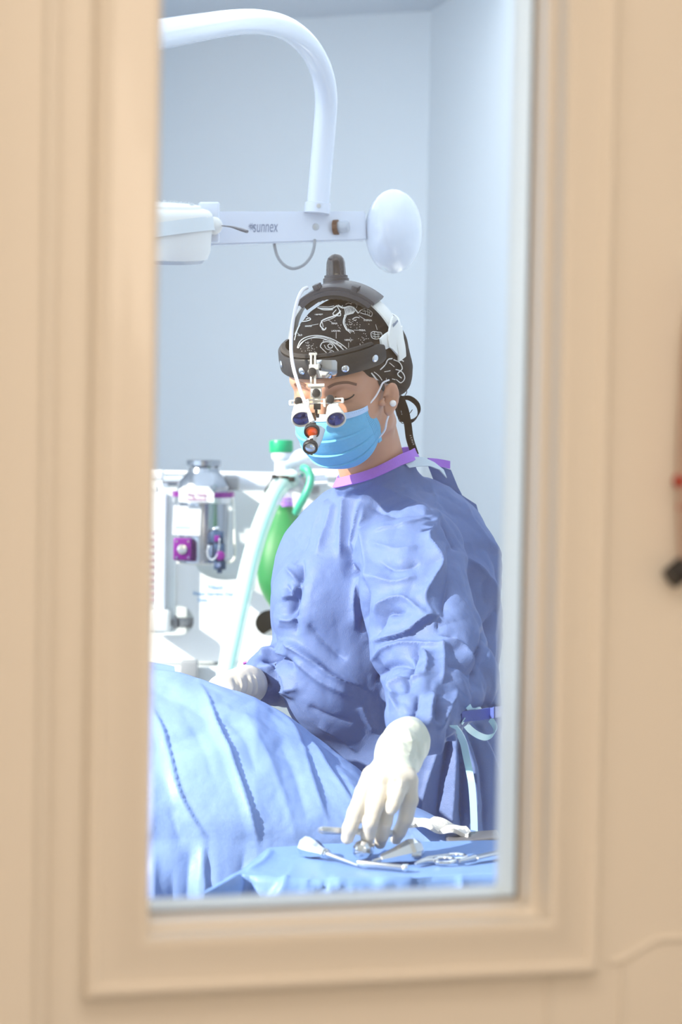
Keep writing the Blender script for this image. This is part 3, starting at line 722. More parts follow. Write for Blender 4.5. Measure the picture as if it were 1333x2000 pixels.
t = MB(); t.tube(spline(PL([(452, 970, DV - .02), (456, 985, DV - .02), (458, 1040, DV - .02), (459, 1085, DV - .02), (452, 1097, DV - .02), (435, 1099, DV - .02), (395, 1101, DV - .02), (345, 1099, DV - .02)]), 5), .0028, 10); t.build('wire_guard', 'whitep', vp)
t = MB(); rect(t, 436, 930, 466, 958, DV + .0, .06, .004); t.box((va[0], (va[1] + DM + .06) / 2 + .01, va[2] + vz(941)), (.03, DM + .05 - DV, .03)); t.build('mounting_clamp', 'grey', vp)

# ---- breathing valve, hose, bag
DB = 4.75; bs = DB / FPX
bv = thing('breathing_valve', P(552, 925, DB), 'white breathing valve with emerald green cap on top of machine', 'valve')
t = MB(); t.lathe(P(550, 884, DB), UPV - RIGHT * .02, [(0, .0225), (.003, .0235), (.021, .0235), (.0235, .0225), (.0245, .018)], 40); t.build('cap', 'gcap', bv, label='emerald green screw cap', sharp=30)
t = MB(); t.lathe(P(552, 930, DB), UPV, [(0, .0155), (.028, .0155), (.031, .0185), (.036, .0215), (.0455, .0225)], 32); t.build('valve_neck', 'white', bv)
t = MB(); t.tube(spline(PL([(552, 905, DB), (572, 897, DB), (590, 893, DB), (612, 891, DB + .01), (640, 891, DB + .03)]), 5), .0165, 24); t.build('side_pipe', 'white', bv)
t = MB(); t.tube([P(575, 903, DB + .01), P(575, 930, DB + .01)], .0045, 16); t.tube([P(592, 903, DB + .01), P(592, 930, DB + .01)], .0062, 16); rect(t, 566, 920, 597, 938, DB, .03, .003); t.tube([P(597, 939, DB + .02), P(634, 938, DB + .06)], .0095, 20); t.build('metal_fitting', 'chrome', bv)
t = MB(); t.tube([P(560, 940, DB), P(590, 948, DB + .015)], [.018, .016], 22); t.build('connector', 'clear', bv)
t = MB(); t.box(P(588, 938, DB + .13), (.03, .26, .02)); t.build('valve_mount', 'grey', bv)

hp_ = PL([(572, 934, 4.74), (556, 941, 4.72), (540, 960, 4.70), (523, 995, 4.68), (506, 1040, 4.65), (490, 1095, 4.61), (475, 1160, 4.56), (459, 1235, 4.5), (445, 1300, 4.44), (432, 1370, 4.38)])
hs = thing('breathing_hose', hp_[-1], 'clear corrugated breathing hose with aqua inner tube hanging from the valve', 'hose')
S_ = spline(hp_, 40); rr_ = [.0172 + .0011 * math.sin(i * 2.1) for i in range(len(S_))]
t = MB(); t.tube(S_, rr_, 22, cap=False); t.build('outer_hose', 'hose', hs, sharp=80)
S2 = spline([q + RIGHT * .005 * min(1, i / 3) for i, q in enumerate(hp_)], 12)
t = MB(); t.tube(S2, .0074, 14); t.build('inner_tube', 'teal', hs)
zt = thing('cable_tie', P(550, 931, 4.7), 'black cable tie cinched around the top of the hose', 'cable tie')
t = MB(); c = P(556, 935, 4.72); axz = (hp_[0] - hp_[1]); axz /= np.linalg.norm(axz); axz = axz * .2 + UPV; axz /= np.linalg.norm(axz)
t.lathe(c - axz * .003, axz, [(0, .0195), (0, .0208), (.006, .0208), (.006, .0195)], 30, cap=False); t.box(P(535, 931, 4.70), (.009, .008, .008), (RIGHT, BACK, UPV), .001); t.box(P(570, 936, 4.70), (.012, .008, .01), (RIGHT, BACK, UPV), .002)
t.tube(spline(PL([(535, 928, 4.695), (530, 938, 4.69), (523, 950, 4.69), (517, 962, 4.695)]), 5), .0022, 8, flat=.5); t.build('strap', 'black', zt)

DG = 4.76; gs = DG / FPX; ga = P(556, 1000, DG)
bg = thing('reservoir_bag', P(560, 1180, DG), 'green rubber reservoir bag hanging behind the surgeon', 'breathing bag')
t = MB(); prof = [(985, 16), (992, 16.5), (1000, 18), (1015, 27), (1035, 40), (1060, 52), (1085, 59), (1110, 62), (1135, 61), (1160, 54), (1185, 42), (1205, 28), (1220, 12), (1226, 3)]
axg = UPV * 1.0 - RIGHT * .10; axg /= np.linalg.norm(axg)
ps = spline([(y, r, 0) for y, r in prof], 4); t.lathe(ga, axg, [((1000 - q[0]) * gs, q[1] * gs) for q in ps][::-1], 40)
V_ = np.array(t.v); q = V_ - ga; hgt = q @ axg; rad = q - np.outer(hgt, axg); an = np.arctan2(rad @ BACK, rad @ RIGHT); rad *= (1 + .10 * np.cos(2 * an + 1.1) + .03 * np.cos(5 * an))[:, None]; t.v = [tuple(x) for x in ga + np.outer(hgt, axg) + rad]
t.build('bag_body', 'green', bg, sharp=80)
t = MB(); t.lathe(P(556.5, 990, DG), axg, [(0, .0155), (.0005, .0165), (.0165, .0165), (.017, .0155)], 30); bc = t.build('neck_band', 'lilac', bg, label='lilac printed neck band')
t = MB(); text_mb(t, 'BREATHING', P(556.5, 978, DG - .0168), RIGHT, UPV, .0046, .0003); text_mb(t, 'BAG  1 L', P(556.5, 984, DG - .0168), RIGHT, UPV, .0046, .0003); t.build('band_lettering', 'paper', bc)
t = MB(); t.tube([P(557, 972, DG), P(562, 950, DG + .03)], .013, 20); t.build('bag_mount', 'clear', bg)
th_ = MB(); th_.tube(spline(PL([(592, 914, 4.70), (601, 918, 4.69), (607, 932, 4.685), (604, 950, 4.68), (595, 970, 4.68), (584, 990, 4.69), (578, 1002, 4.70)]), 8), .0078, 16)
th_.build('scavenging_hose', 'tealdark', None, label='short teal hose curving down beside the chrome fitting', cat='hose')
# ================================================================== SURGEON
# head frame: local -Y looks out of the face, +X is the side turned to the camera, Z is up the skull
HO = P(682, 768, 3.60); HS = 1.03
HR = np.array(Matrix.Rotation(math.radians(-25.5), 3, 'Z') @ Matrix.Rotation(math.radians(20), 3, 'X'))
def HW(q): return HO + HR @ (np.asarray(q, float) * HS)
def HWs(lst): return [HW(q) for q in lst]
def HD(v): return HR @ np.asarray(v, float)
def to_head(p): 
    q = [p[0] - HO[0], p[1] - HO[1], p[2] - HO[2]]
    return [(q[0] * HR[0][k] + q[1] * HR[1][k] + q[2] * HR[2][k]) / HS for k in range(3)]

NECKB = P(742, 975, 3.70)
def head_sdf(p):
    h = to_head(p)
    ax = [np.abs(h[0]), h[1], h[2]]
    d = ellip(h, (0, .014, .045), (.073, .092, .082))
    d = smin(d, ellip(h, (0, -.030, .03), (.061, .060, .062)), .024)
    d = smin(d, cone(h, (0, -.028, -.01), (0, -.060, -.063), .052, .020), .03)
    d = smin(d, cone(ax, (.046, .000, -.040), (.014, -.060, -.066), .018, .013), .025)
    d = smin(d, ellip(ax, (.036, -.052, -.012), (.026, .030, .024)), .02)       # cheekbones
    d = smin(d, cone(ax, (.012, -.083, .042), (.046, -.066, .043), .010, .009), .016)   # brow ridge
    d = smax(d, -ellip(ax, (.031, -.095, .025), (.019, .0185, .0125)), .012)     # eye sockets
    d = smin(d, ellip(ax, (.031, -.0690, .0225), (.0150, .0150, .0130)), .0025)    # lidded eyes
    d = smin(d, cone(h, (0, -.082, .030), (0, -.104, -.016), .0075, .0115), .012)
    d = smin(d, ellip(ax, (.011, -.093, -.020), (.008, .010, .007)), .008)
    d = smin(d, cone(ax, (0, -.083, -.042), (.018, -.076, -.042), .009, .005), .012)
    # ears
    e = [ax[0], h[1] - .034 * (h[0] < 0), ax[2]]
    R_ = np.array(Matrix.Rotation(math.radians(-36), 3, 'Z') @ Matrix.Rotation(math.radians(-12), 3, 'X'))
    ear = ellip(e, (.0790, -.0270, .004), (.0062, .0135, .0225), R_)
    ear = smax(ear, -ellip(e, (.0853, -.0335, .008), (.0082, .0100, .0155), R_), .0025)
    ear = smin(ear, ellip(e, (.0820, -.0255, .011), (.0038, .0028, .010), R_), .003)
    ear = smax(ear, -ellip(e, (.0775, -.0370, .003), (.0080, .0050, .0065), R_), .003)
    ear = smin(ear, ellip(e, (.0715, -.0425, .001), (.0042, .0045, .0055), R_), .004)
    ear = smin(ear, ellip(e, (.0745, -.0315, -.0145), (.0062, .0072, .008)), .005)
    d = smin(d, ear, .005)
    nk = cone(p, HW((0, .022, -.035)), NECKB, .050, .052)
    d = smin(d, nk, .022)
    # neck cords
    d = smin(d, cone(p, HW((.050, .018, -.050)), P(708, 955, 3.668), .008, .007), .014)
    return d
SH_L = P(815, 1050, 3.66); SH_R = P(628, 1050, 3.80)
EL_L = P(866, 1318, 3.52); WR_L = P(797, 1444, 3.225); EL_R = P(598, 1262, 3.80); WR_R = P(502, 1336, 3.665)
HIP = P(785, 1560, 3.76); HIP[2] = .80
def body_sdf(p):
    d = head_sdf(p)
    t = smin(cone(p, NECKB - ZUP * .03, SH_L - np.array([.03, -.03, .05]), .036, .045), cone(p, NECKB - ZUP * .03, SH_R + np.array([.03, 0, -.05]), .036, .045), .02)
    t = smin(t, cone(p, NECKB + np.array([0, .02, -.1]), HIP, .085, .10), .05)
    t = smin(t, cone(p, SH_L - np.array([0, -.01, .03]), EL_L, .048, .038), .03); t = smin(t, cone(p, EL_L, WR_L, .034, .015), .02)
    t = smin(t, cone(p, SH_R + np.array([.02, 0, -.03]), EL_R, .044, .036), .03); t = smin(t, cone(p, EL_R, WR_R, .030, .012), .02)
    for s in (-1, 1):
        a = HIP + np.array([.03 + .055 * s, .03, -.02]); k = np.array([a[0] + .01 * s, a[1] - .02, .46]); f = np.array([a[0] + .015 * s, a[1] + .01, .09])
        t = smin(t, cone(p, a, k, .085, .055), .04); t = smin(t, cone(p, k, f, .052, .034), .03)
        t = smin(t, cone(p, f, f + np.array([-.02, -.13, -.045]), .034, .028), .03)
    # left hand inside its glove
    t = smin(t, hand_l(p, -.0016), .012)
    t = smin(t, hand_r(p, -.0016), .012)
    return smin(d, t, .02)

# gloved left hand reaching to the tray: wrist, then thumb, index, middle, ring, little finger
HD_ = 3.07
def hq(lst): return PL([(x, y, HD_ + dz) for x, y, dz in lst])
FING = [
 (hq([(728, 1516, .02), (712, 1548, -.005), (695, 1588, -.03), (684, 1618, -.035), (679, 1637, -.03)]), [.0150, .0128, .0112, .0102, .0088]),
 (hq([(748, 1530, .0), (735, 1570, -.025), (724, 1606, -.035), (719, 1630, -.025), (717, 1645, -.015)]), [.0142, .0118, .0106, .0100, .0086]),
 (hq([(768, 1530, .0), (760, 1570, -.012), (752, 1606, -.012), (746, 1632, .0), (743, 1647, .01)]), [.0138, .0112, .0102, .0096, .0082]),
 (hq([(781, 1532, .0), (774, 1556, -.028), (768, 1573, -.046), (765, 1581, -.047)]), [.0132, .0110, .0092, .0078]),
 (hq([(797, 1526, .01), (800, 1562, .005), (793, 1598, .008), (781, 1624, .018), (774, 1639, .026)]), [.0140, .0122, .0104, .0092, .0078]),
]
HWR = P(780, 1470, HD_ + .10); HPALM = P(771, 1508, HD_ + .045)
def hand_l(p, g=0.0):
    d = chain(p, [P(794, 1446, HD_ + .135), HWR, HPALM], [.0265, .0245, .0260], .015)
    for a, r0, r1 in ((P(730, 1518, HD_ + .02), .020, .0145), (P(749, 1526, HD_ + .0), .019, .0140), (P(768, 1527, HD_), .019, .0135), (P(783, 1527, HD_ + .003), .018, .0130), (P(797, 1524, HD_ + .012), .018, .0135)):
        d = smin(d, cone(p, P(773, 1492, HD_ + .06), a, r0, r1), .010)
    for pts, rs in FING: d = smin(d, chain(p, pts, [r * .93 for r in rs], .003), .003)
    return d - g
RG = [(492, 1336, 3.645), (482, 1338, 3.63), (462, 1343, 3.60), (436, 1352, 3.575)]
def hand_r(p, g=0.0):
    d = chain(p, PL(RG), [.0180, .0215, .0222, .0265], .02)
    for i, (x, y, z) in enumerate(((404, 1366, 3.55), (404, 1378, 3.56), (408, 1390, 3.575), (416, 1400, 3.59))):
        d = smin(d, chain(p, [P(436, 1350 + 7 * i, 3.57 + .006 * i), P(x + 14, y - 4, z), P(x, y + 22, z + .01)], [.0125, .0102, .0085], .004), .008)
    d = smin(d, chain(p, [P(448, 1358, 3.55), P(438, 1382, 3.535), P(428, 1400, 3.535)], [.0145, .0115, .0095], .004), .008)
    return d - g

print('nets body')
c0 = HO
bx0, bx1 = c0[0] - .14, c0[0] + .15; by0, by1 = c0[1] - .16, c0[1] + .16
xs = axis([(-.32, .008), (bx0, .0025), (bx1, .008), (.42,)]); ys = axis([(2.95, .008), (by0, .0025), (by1, .008), (4.0,)])
zs = axis([(-.02, .010), (c0[2] - .20, .0025), (c0[2] + .155,)])
# skin below the gown only has to carry the pose: coarse there, fine on the head
BV, BF = nets(xs, ys, zs, body_sdf)
BV = smooth_mesh(BV, BF, 2, .4); BV[:, 2] = np.maximum(BV[:, 2], .012)
def fix(V, F):
    a, b, c = V[F[:, 0]], V[F[:, 1]], V[F[:, 2]]
    return F if np.einsum('ij,ij->i', a, np.cross(b, c)).sum() > 0 else F[:, ::-1]
BF = fix(BV, BF)
person = thing('person', (HIP[0], HIP[1], 0), 'person in blue surgical gown, mask and dark patterned cap bending over the draped patient', 'person')
body = mesh_obj('body', BV, BF, 'skin', person)
BB = bvh_of(BV, BF)

# ---- gown
gy = [930, 945, 965, 1000, 1050, 1100, 1150, 1200, 1250, 1300, 1350, 1400, 1450, 1500, 1560, 1640]
gl = [720, 690, 655, 616, 588, 570, 564, 562, 564, 568, 577, 586, 604, 622, 640, 652]
gr = [850, 885, 905, 932, 958, 973, 980, 981, 979, 977, 977, 979, 984, 992, 1000, 1010]
gb = [.055, .07, .085, .105, .125, .137, .145, .15, .152, .15, .145, .14, .14, .145, .15, .16]
GD = 3.73
gz = np.array([P(770, y, GD)[2] for y in gy] + [.22]); 
gcx = np.array([(P(a, y, GD)[0] + P(b, y, GD)[0]) / 2 for a, b, y in zip(gl, gr, gy)] + [.09]); gw = np.array([(P(b, y, GD)[0] - P(a, y, GD)[0]) / 2 for a, b, y in zip(gl, gr, gy)] + [.19])
gbb = np.array(gb + [.20]); gcy = np.array([GD + .01] * 4 + [GD] * 12 + [GD + .02])
o_ = np.argsort(gz)
def torso(p):
    z = p[2].ravel(); f = lambda a: np.interp(z, gz[o_], a[o_]).reshape(p[2].shape)
    cx, w, b, cy = f(gcx), f(gw), f(gbb), f(gcy)
    X = (p[0] - cx) / w; Y = (p[1] - cy) / b; r = (np.abs(X) ** 2.25 + np.abs(Y) ** 2.25) ** (1 / 2.25)
    d = (r - 1) * np.minimum(w, b)
    return smax(smax(d, p[2] - gz.max(), .02), gz.min() - p[2], .004)
def dz(lst): return PL([(x, y, 3.685 + (d - 3.678) * .66) for x, y, d in lst])
COLL = dz([(666, 952, 3.635), (690, 947, 3.598), (722, 937, 3.580), (752, 923, 3.585), (778, 908, 3.605), (798, 899, 3.645), (803, 894, 3.70), (783, 894, 3.755), (745, 905, 3.775), (700, 925, 3.755), (673, 944, 3.70), (666, 952, 3.635)])
def gown_sdf(p):
    d = torso(p)
    d = smin(d, ellip(p, P(625, 1190, 3.66), (.075, .085, .085)), .06)     # bust
    d = smin(d, ellip(p, P(640, 1345, 3.64), (.065, .07, .075)), .05)
    d = smin(d, chain(p, PL([(665, 1035, 3.77), (630, 1085, 3.77), (612, 1145, 3.77), (606, 1205, 3.79), (604, 1258, 3.80)]), [.062, .063, .0605, .057, .052], .03), .03)
    d = smin(d, chain(p, PL([(600, 1262, 3.80), (560, 1318, 3.735), (528, 1324, 3.69), (514, 1328, 3.668)]), [.050, .049, .041, .027], .02), .012)
    arm = chain(p, PL([(806, 1035, 3.66), (806, 1095, 3.60), (815, 1170, 3.54), (838, 1250, 3.49), (862, 1318, 3.455), (840, 1372, 3.365), (820, 1406, 3.300), (803, 1436, 3.240)]), [.058, .078, .080, .080, .074, .058, .044, .022], .02)
    d = smin(d, arm, .018)
    d = smin(d, cone(p, P(738, 950, 3.69), P(742, 1035, 3.715), .060, .118), .03)
    d = smax(d, -cone(p, P(740, 936, 3.69), P(733, 870, 3.66), .038, .060), .005)
    d = smin(d, chain(p, COLL, [.0055] * len(COLL), .004), .022)
    return d
print('nets gown')
xs = axis([(-.24, .0026), (.36,)]); ys = axis([(3.14, .0026), (3.70, .006), (4.0,)]); zs = axis([(.18, .012), (.68, .0026), (1.36, .004), (1.40,)])
GV, GF = nets(xs, ys, zs, gown_sdf)
GV = smooth_mesh(GV, GF, 3, .5); GF = fix(GV, GF)
print('gown verts', len(GV))
def gown_folds(GV, GF):
    N = vnormals(GV, GF); px, py, d = proj(GV)
    view = np.array(CAM_LOC) - GV; view /= np.linalg.norm(view, axis=1, keepdims=True); front = np.clip((N * view).sum(1) * 3 + .35, 0, 1)
    L = [
     ('s', 9, .011, [(703, 981), (694, 1040), (688, 1085), (690, 1120)]), ('v', 7, .016, [(690, 1066), (687, 1100), (699, 1125)]), ('r', 9, .007, [(676, 960), (668, 1030), (664, 1090)]),
     ('r', 9, .008, [(712, 990), (716, 1050), (722, 1110), (718, 1160)]), ('v', 8, .012, [(716, 1128), (710, 1180), (708, 1235)]), ('r', 8, .006, [(700, 1130), (690, 1180), (694, 1230)]),
     ('s', 6, .0028, [(731, 1040), (755, 1031), (804, 1019), (857, 1004)]), ('r', 5, .003, [(857, 1006), (853, 977), (844, 945), (828, 915)]), ('v', 6, .008, [(861, 1008), (885, 1042), (904, 1074)]),
     ('r', 12, .012, [(858, 1012), (842, 1040), (836, 1058), (850, 1085), (861, 1105), (845, 1140), (832, 1170), (849, 1200)]), ('v', 14, .008, [(880, 1060), (884, 1110), (872, 1160), (868, 1210)]),
     ('r', 10, .007, [(905, 1079), (946, 1123), (968, 1176), (968, 1240)]), ('v', 9, .010, [(966, 1190), (950, 1240), (934, 1290), (925, 1350)]), ('r', 10, .006, [(900, 960), (920, 1010), (950, 1060), (972, 1095)]),
     ('r', 8, .008, [(735, 1200), (751, 1176), (790, 1168), (832, 1204)]), ('v', 8, .012, [(727, 1249), (739, 1215), (755, 1192), (790, 1190)]), ('s', 9, .012, [(731, 1252), (788, 1237), (824, 1214), (852, 1203)]),
     ('r', 7, .008, [(728, 1290), (759, 1262), (816, 1254), (881, 1266)]), ('v', 6, .010, [(816, 1256), (804, 1289), (800, 1320), (790, 1345)]), ('r', 8, .008, [(846, 1212), (869, 1249), (905, 1265), (934, 1310)]),
     ('v', 6, .008, [(852, 1215), (862, 1240), (890, 1250)]), ('r', 6, .007, [(820, 1262), (835, 1290), (828, 1320)]), ('v', 7, .009, [(735, 1330), (765, 1300), (800, 1285)]), ('s', 7, .009, [(775, 1385), (770, 1350), (790, 1330), (830, 1318)]),
     ('r', 7, .009, [(848, 1345), (842, 1375), (836, 1399), (832, 1420)]), ('v', 6, .009, [(862, 1350), (858, 1385), (850, 1415)]), ('r', 7, .008, [(897, 1348), (872, 1390), (850, 1425)]), ('v', 6, .007, [(820, 1352), (812, 1385), (805, 1400)]),
     ('v', 7, .006, [(870, 1290), (900, 1300), (925, 1320)]), ('r', 6, .006, [(862, 1250), (868, 1290), (866, 1330)]),
     ('r', 7, .007, [(557, 1107), (577, 1130), (590, 1150)]), ('v', 9, .013, [(590, 1090), (580, 1140), (572, 1190), (577, 1240)]), ('s', 6, .008, [(549, 1170), (566, 1160), (578, 1140)]), ('v', 6, .009, [(556, 1140), (566, 1170), (560, 1205)]), ('s', 6, .008, [(580, 1206), (562, 1210), (545, 1206)]),
     ('s', 9, .013, [(707, 1342), (650, 1320), (614, 1290), (580, 1262), (555, 1250)]), ('r', 12, .008, [(580, 1285), (625, 1330), (690, 1360)]), ('v', 10, .006, [(600, 1220), (640, 1260), (680, 1290)]),
     ('s', 6, .008, [(505, 1275), (535, 1270), (565, 1285)]), ('v', 6, .010, [(512, 1285), (545, 1282), (580, 1305)]), ('r', 7, .008, [(515, 1300), (540, 1310), (560, 1345), (575, 1365)]), ('v', 6, .010, [(505, 1305), (520, 1325), (530, 1350)]), ('s', 6, .009, [(535, 1290), (560, 1320), (570, 1350)]), ('v', 5, .008, [(500, 1300), (512, 1330), (514, 1355)]), ('r', 6, .007, [(548, 1360), (565, 1350), (585, 1345)]),
     ('s', 10, .006, [(640, 975), (625, 1010), (600, 1060)]), ('r', 10, .006, [(655, 985), (640, 1030), (618, 1080)]), ('v', 12, .005, [(612, 1030), (590, 1065), (572, 1100)]),
     ('r', 10, .005, [(760, 960), (800, 975), (840, 990)]), ('v', 10, .005, [(720, 985), (760, 1000), (830, 1000)]), ('r', 9, .005, [(735, 940), (760, 955), (800, 950)]),
     ('r', 10, .005, [(725, 1060), (770, 1075), (815, 1070)]), ('v', 9, .006, [(740, 1095), (780, 1110), (820, 1100)]), ('r', 9, .005, [(720, 1125), (770, 1135), (815, 1125)]),
     ('v', 9, .005, [(600, 1380), (640, 1400), (690, 1410)]), ('r', 9, .006, [(700, 1370), (715, 1400), (735, 1430)]), ('s', 9, .006, [(620, 1420), (660, 1440), (700, 1470)]),
     # gathered skirt below the waist tie
     ('r', 7, .012, [(868, 1420), (850, 1480), (826, 1560), (818, 1620)]), ('v', 6, .016, [(880, 1424), (872, 1480), (860, 1560), (850, 1640)]), ('r', 7, .014, [(890, 1420), (888, 1480), (884, 1560), (880, 1640)]), ('v', 5, .016, [(896, 1424), (902, 1490), (904, 1560), (904, 1640)]),
     ('r', 7, .012, [(903, 1424), (918, 1490), (926, 1560), (926, 1640)]), ('v', 5, .014, [(910, 1420), (935, 1480), (946, 1550), (950, 1640)]), ('r', 7, .012, [(918, 1415), (950, 1460), (968, 1530), (975, 1640)]), ('v', 6, .012, [(925, 1408), (960, 1440), (985, 1500)]),
     ('v', 6, .008, [(900, 1398), (940, 1394), (985, 1388)]),
    ]
    D = strokes(px, py, [(k, w * .85, a * 1.45, p) if min(q[1] for q in p) < 1390 else (k, w * 1.1, a * .85, p) for k, w, a, p in L]) * front
    q = GV * np.array([1, 1, .8])
    c = crease(q * 11.0) - .30; c2 = crease(q * 24.0 + 3) - .3
    zone = np.clip((px - 700) / 60, .35, 1) * np.clip((1480 - py) / 60, .5, 1) * (1 - .65 * np.exp(-((px - 895) / 60) ** 2 - ((py - 1230) / 90) ** 2))
    low = np.exp(-((px - 820) / 110) ** 2 - ((py - 1290) / 110) ** 2) + .8 * np.exp(-((px - 545) / 60) ** 2 - ((py - 1300) / 60) ** 2) + .5 * np.exp(-((px - 570) / 40) ** 2 - ((py - 1160) / 60) ** 2)
    D += zone * (c * .019 + c2 * .0030) + low * (c * .008 + c2 * .005)
    D += (pn(q * 6 + 40)) * .008
    # collar stays put
    D *= np.clip((py - 925) / 40, .1, 1)
    return GV + N * D[:, None]
GV = smooth_mesh(gown_folds(GV, GF), GF, 1, .25)
gown = mesh_obj('surgical_gown', GV, GF, 'gown', person)
GBV = bvh_of(GV, GF)
def on_gown(px, py, off=.003):
    l, n = hit(GBV, px, py)
    d = Vector(P(px, py, 1)) - CAM_LOC; d.normalize()
    return np.array(l - d * off) if l is not None else P(px, py, 3.65)
# collar binding
cp = spline(dz([(664, 944, 3.635), (690, 938, 3.595), (722, 928, 3.575), (752, 914, 3.58), (778, 899, 3.60), (800, 889, 3.64), (806, 884, 3.70), (785, 884, 3.755), (745, 895, 3.775), (700, 915, 3.755), (672, 934, 3.70)]), 8, True)
t = MB(); ctr_ = cp.mean(0); G = []
for q in cp:
    o = (q - ctr_) * np.array([1, 1, 0]); o /= np.linalg.norm(o); q = q + o * .0045; G.append([q + UPV * .0075 - o * .003, q + o * .0005, q - UPV * .0075 + o * .0045])
t.grid(G, .0022, closed_u=True); col = t.build('collar_binding', 'bind', gown)
t = MB(); st_ = np.array([np.array(g[1]) * .4 + np.array(g[2]) * .6 for g in G]); 
for i in range(0, len(st_) - 1, 1):
    o = (st_[i] - ctr_) * np.array([1, 1, 0]); o /= np.linalg.norm(o); t.tube([st_[i] + o * .0012, st_[i] * .4 + st_[i + 1] * .6 + o * .0012], .0006, 6)
t.build('collar_stitching', 'lilac', gown)
t = MB(); bp = PL([(838, 902, 3.72), (852, 903, 3.735), (866, 905, 3.75), (880, 908, 3.76)]); t.ribbon(spline(bp, 5), .0118, UPV, .0025); t.build('collar_end', 'bind', gown)
t = MB()
def near(x, y, d0, off=.005):
    l, n = hit(GBV, x, y); d1 = proj(np.array([l]))[2][0] - off if l is not None else d0
    return P(x, y, min(d0, d1))
G = [[near(784 + (799 - 784) * v, 898 + 16 * v, 3.64) for v in (0, .5, 1)], [near(806 + 14 * v, 893 + 18 * v, 3.655) for v in (0, .5, 1)], [near(828 + 12 * v, 894 + 17 * v, 3.67) for v in (0, .5, 1)], [near(848 + 10 * v, 904 + 14 * v, 3.70) for v in (0, .5, 1)], [near(866 + 6 * v, 918 + 16 * v, 3.72) for v in (0, .5, 1)]]
t.grid(G, .0015); t.build('hook_tab', 'velcro', gown)
# flap of the open back behind the collar
t = MB(); G = []
for i, (x0, y0, x1, y1) in enumerate(((836, 909, 850, 965), (862, 912, 880, 980), (880, 918, 900, 985), (888, 945, 905, 985))):
    G.append([P(x0, y0, 3.75 + .008 * i), P((x0 + x1) / 2 + 4, (y0 + y1) / 2, 3.755 + .008 * i), P(x1, y1, 3.76 + .01 * i)])
t.grid(G, .0015); t.build('back_flap', 'gown', gown)
t = MB(); G = []
for i, (x0, y0, x1, y1) in enumerate(((885, 955, 890, 1010), (910, 972, 920, 1030), (930, 985, 935, 1035), (939, 1012, 938, 1040))):
    G.append([P(x0, y0, 3.76 + .008 * i), P((x0 + x1) / 2 + 3, (y0 + y1) / 2, 3.765 + .008 * i), P(x1, y1, 3.76 + .01 * i)])
t.grid(G, .0015); t.build('back_flap', 'gown', gown)
# waist tie
t = MB(); wq = [(903, 1400), (920, 1398), (940, 1396), (958, 1393), (970, 1391)]; wd = proj(np.array([on_gown(x, y, .004) for x, y in wq]))[2]; wd = np.minimum(wd, wd.min() + np.array([.006, .008, .014, .022, .030]))
wp = [P(x, y, d_) for (x, y), d_ in zip(wq, wd)] + [P(985, 1388, 3.70), P(1010, 1384, 3.74)]
t.ribbon(spline(wp, 5), .0150, UPV, .003); t.build('waist_strap', 'gownb', gown)
t = MB()
def rib(pts, off, w, side, n=5):
    q = np.array([on_gown(x, y, off + e) for x, y, e in pts]); a_, b_, dd = proj(q); dm = np.convolve(np.pad(dd, 2, 'edge'), [.2] * 5, 'valid'); dm = np.minimum(dm, dd - .001)
    t.ribbon(spline([P(x, y, d_) for (x, y, e), d_ in zip(pts, dm)], n), w, side, .0012)
rib([(886, 1418, .012), (897, 1432, .014), (906, 1452, .012), (911, 1476, .010), (916, 1500, .010), (921, 1525, .010), (924, 1555, .010), (926, 1590, .010), (927, 1625, .010)], .002, .0105, RIGHT)
rib([(906, 1408, .012), (918, 1424, .018), (935, 1436, .022), (952, 1441, .022), (966, 1434, .02), (968, 1420, .016), (958, 1404, .014)], .002, .0100, UPV * .8 + RIGHT * .5)
rib([(916, 1380, .010), (922, 1388, .016), (936, 1386, .014), (940, 1396, .008)], .002, .008, UPV * .7 + RIGHT * .7)
t.build('tie_ribbon', 'ribbon', gown)

# ---- gloves
print('nets gloves')
GP = np.array([q for pts, rs in FING for q in pts] + [P(835, 1380, HD_ + .2), P(740, 1400, HD_ + .2), P(850, 1400, HD_ + .15)])
lo, hi = GP.min(0) - .03, GP.max(0) + .03
CUFF_T = [P(799, 1438, HD_ + .165), P(793, 1452, HD_ + .140), P(781, 1472, HD_ + .10), P(773, 1500, HD_ + .06)]
def glove_l(p):
    d = hand_l(p, 0)
    c = chain(p, CUFF_T, [.0262, .0275, .0272, .0262], .02)
    return smin(d, c, .010)
V_, F_ = nets(axis([(lo[0], .0017), (hi[0],)]), axis([(lo[1], .0017), (hi[1],)]), axis([(lo[2], .0017), (hi[2],)]), glove_l)
V_ = smooth_mesh(V_, F_, 2, .5); F_ = fix(V_, F_)
N_ = vnormals(V_, F_); px, py, d = proj(V_)
D = strokes(px, py, [('s', 5, .0022, [(722, 1496), (745, 1488), (775, 1489), (805, 1500), (822, 1512)]), ('r', 5, .0016, [(795, 1420), (805, 1450), (800, 1480)]), ('v', 4, .0016, [(812, 1440), (818, 1470), (806, 1492)]), ('r', 5, .0014, [(760, 1440), (790, 1450), (825, 1445)]),
   ('v', 4, .0012, [(745, 1470), (780, 1466), (815, 1475)]), ('r', 5, .002, [(742, 1535), (748, 1520), (752, 1510)]), ('r', 5, .002, [(766, 1538), (768, 1520)]), ('r', 4, .0016, [(783, 1540), (784, 1522)]), ('v', 5, .002, [(757, 1535), (760, 1520)]), ('v', 5, .002, [(776, 1538), (776, 1522)]),
   ('v', 3, .0008, [(680, 1600), (700, 1600)]), ('v', 3, .0008, [(712, 1590), (740, 1592)])])
D += (crease(V_ * 30) - .3) * np.clip((1500 - py) / 30, .15, 1) * .0022
V_ = smooth_mesh(V_ + N_ * D[:, None], F_, 1, .3)
fc = proj(V_[F_].mean(1)); q_ = V_[F_].mean(1)
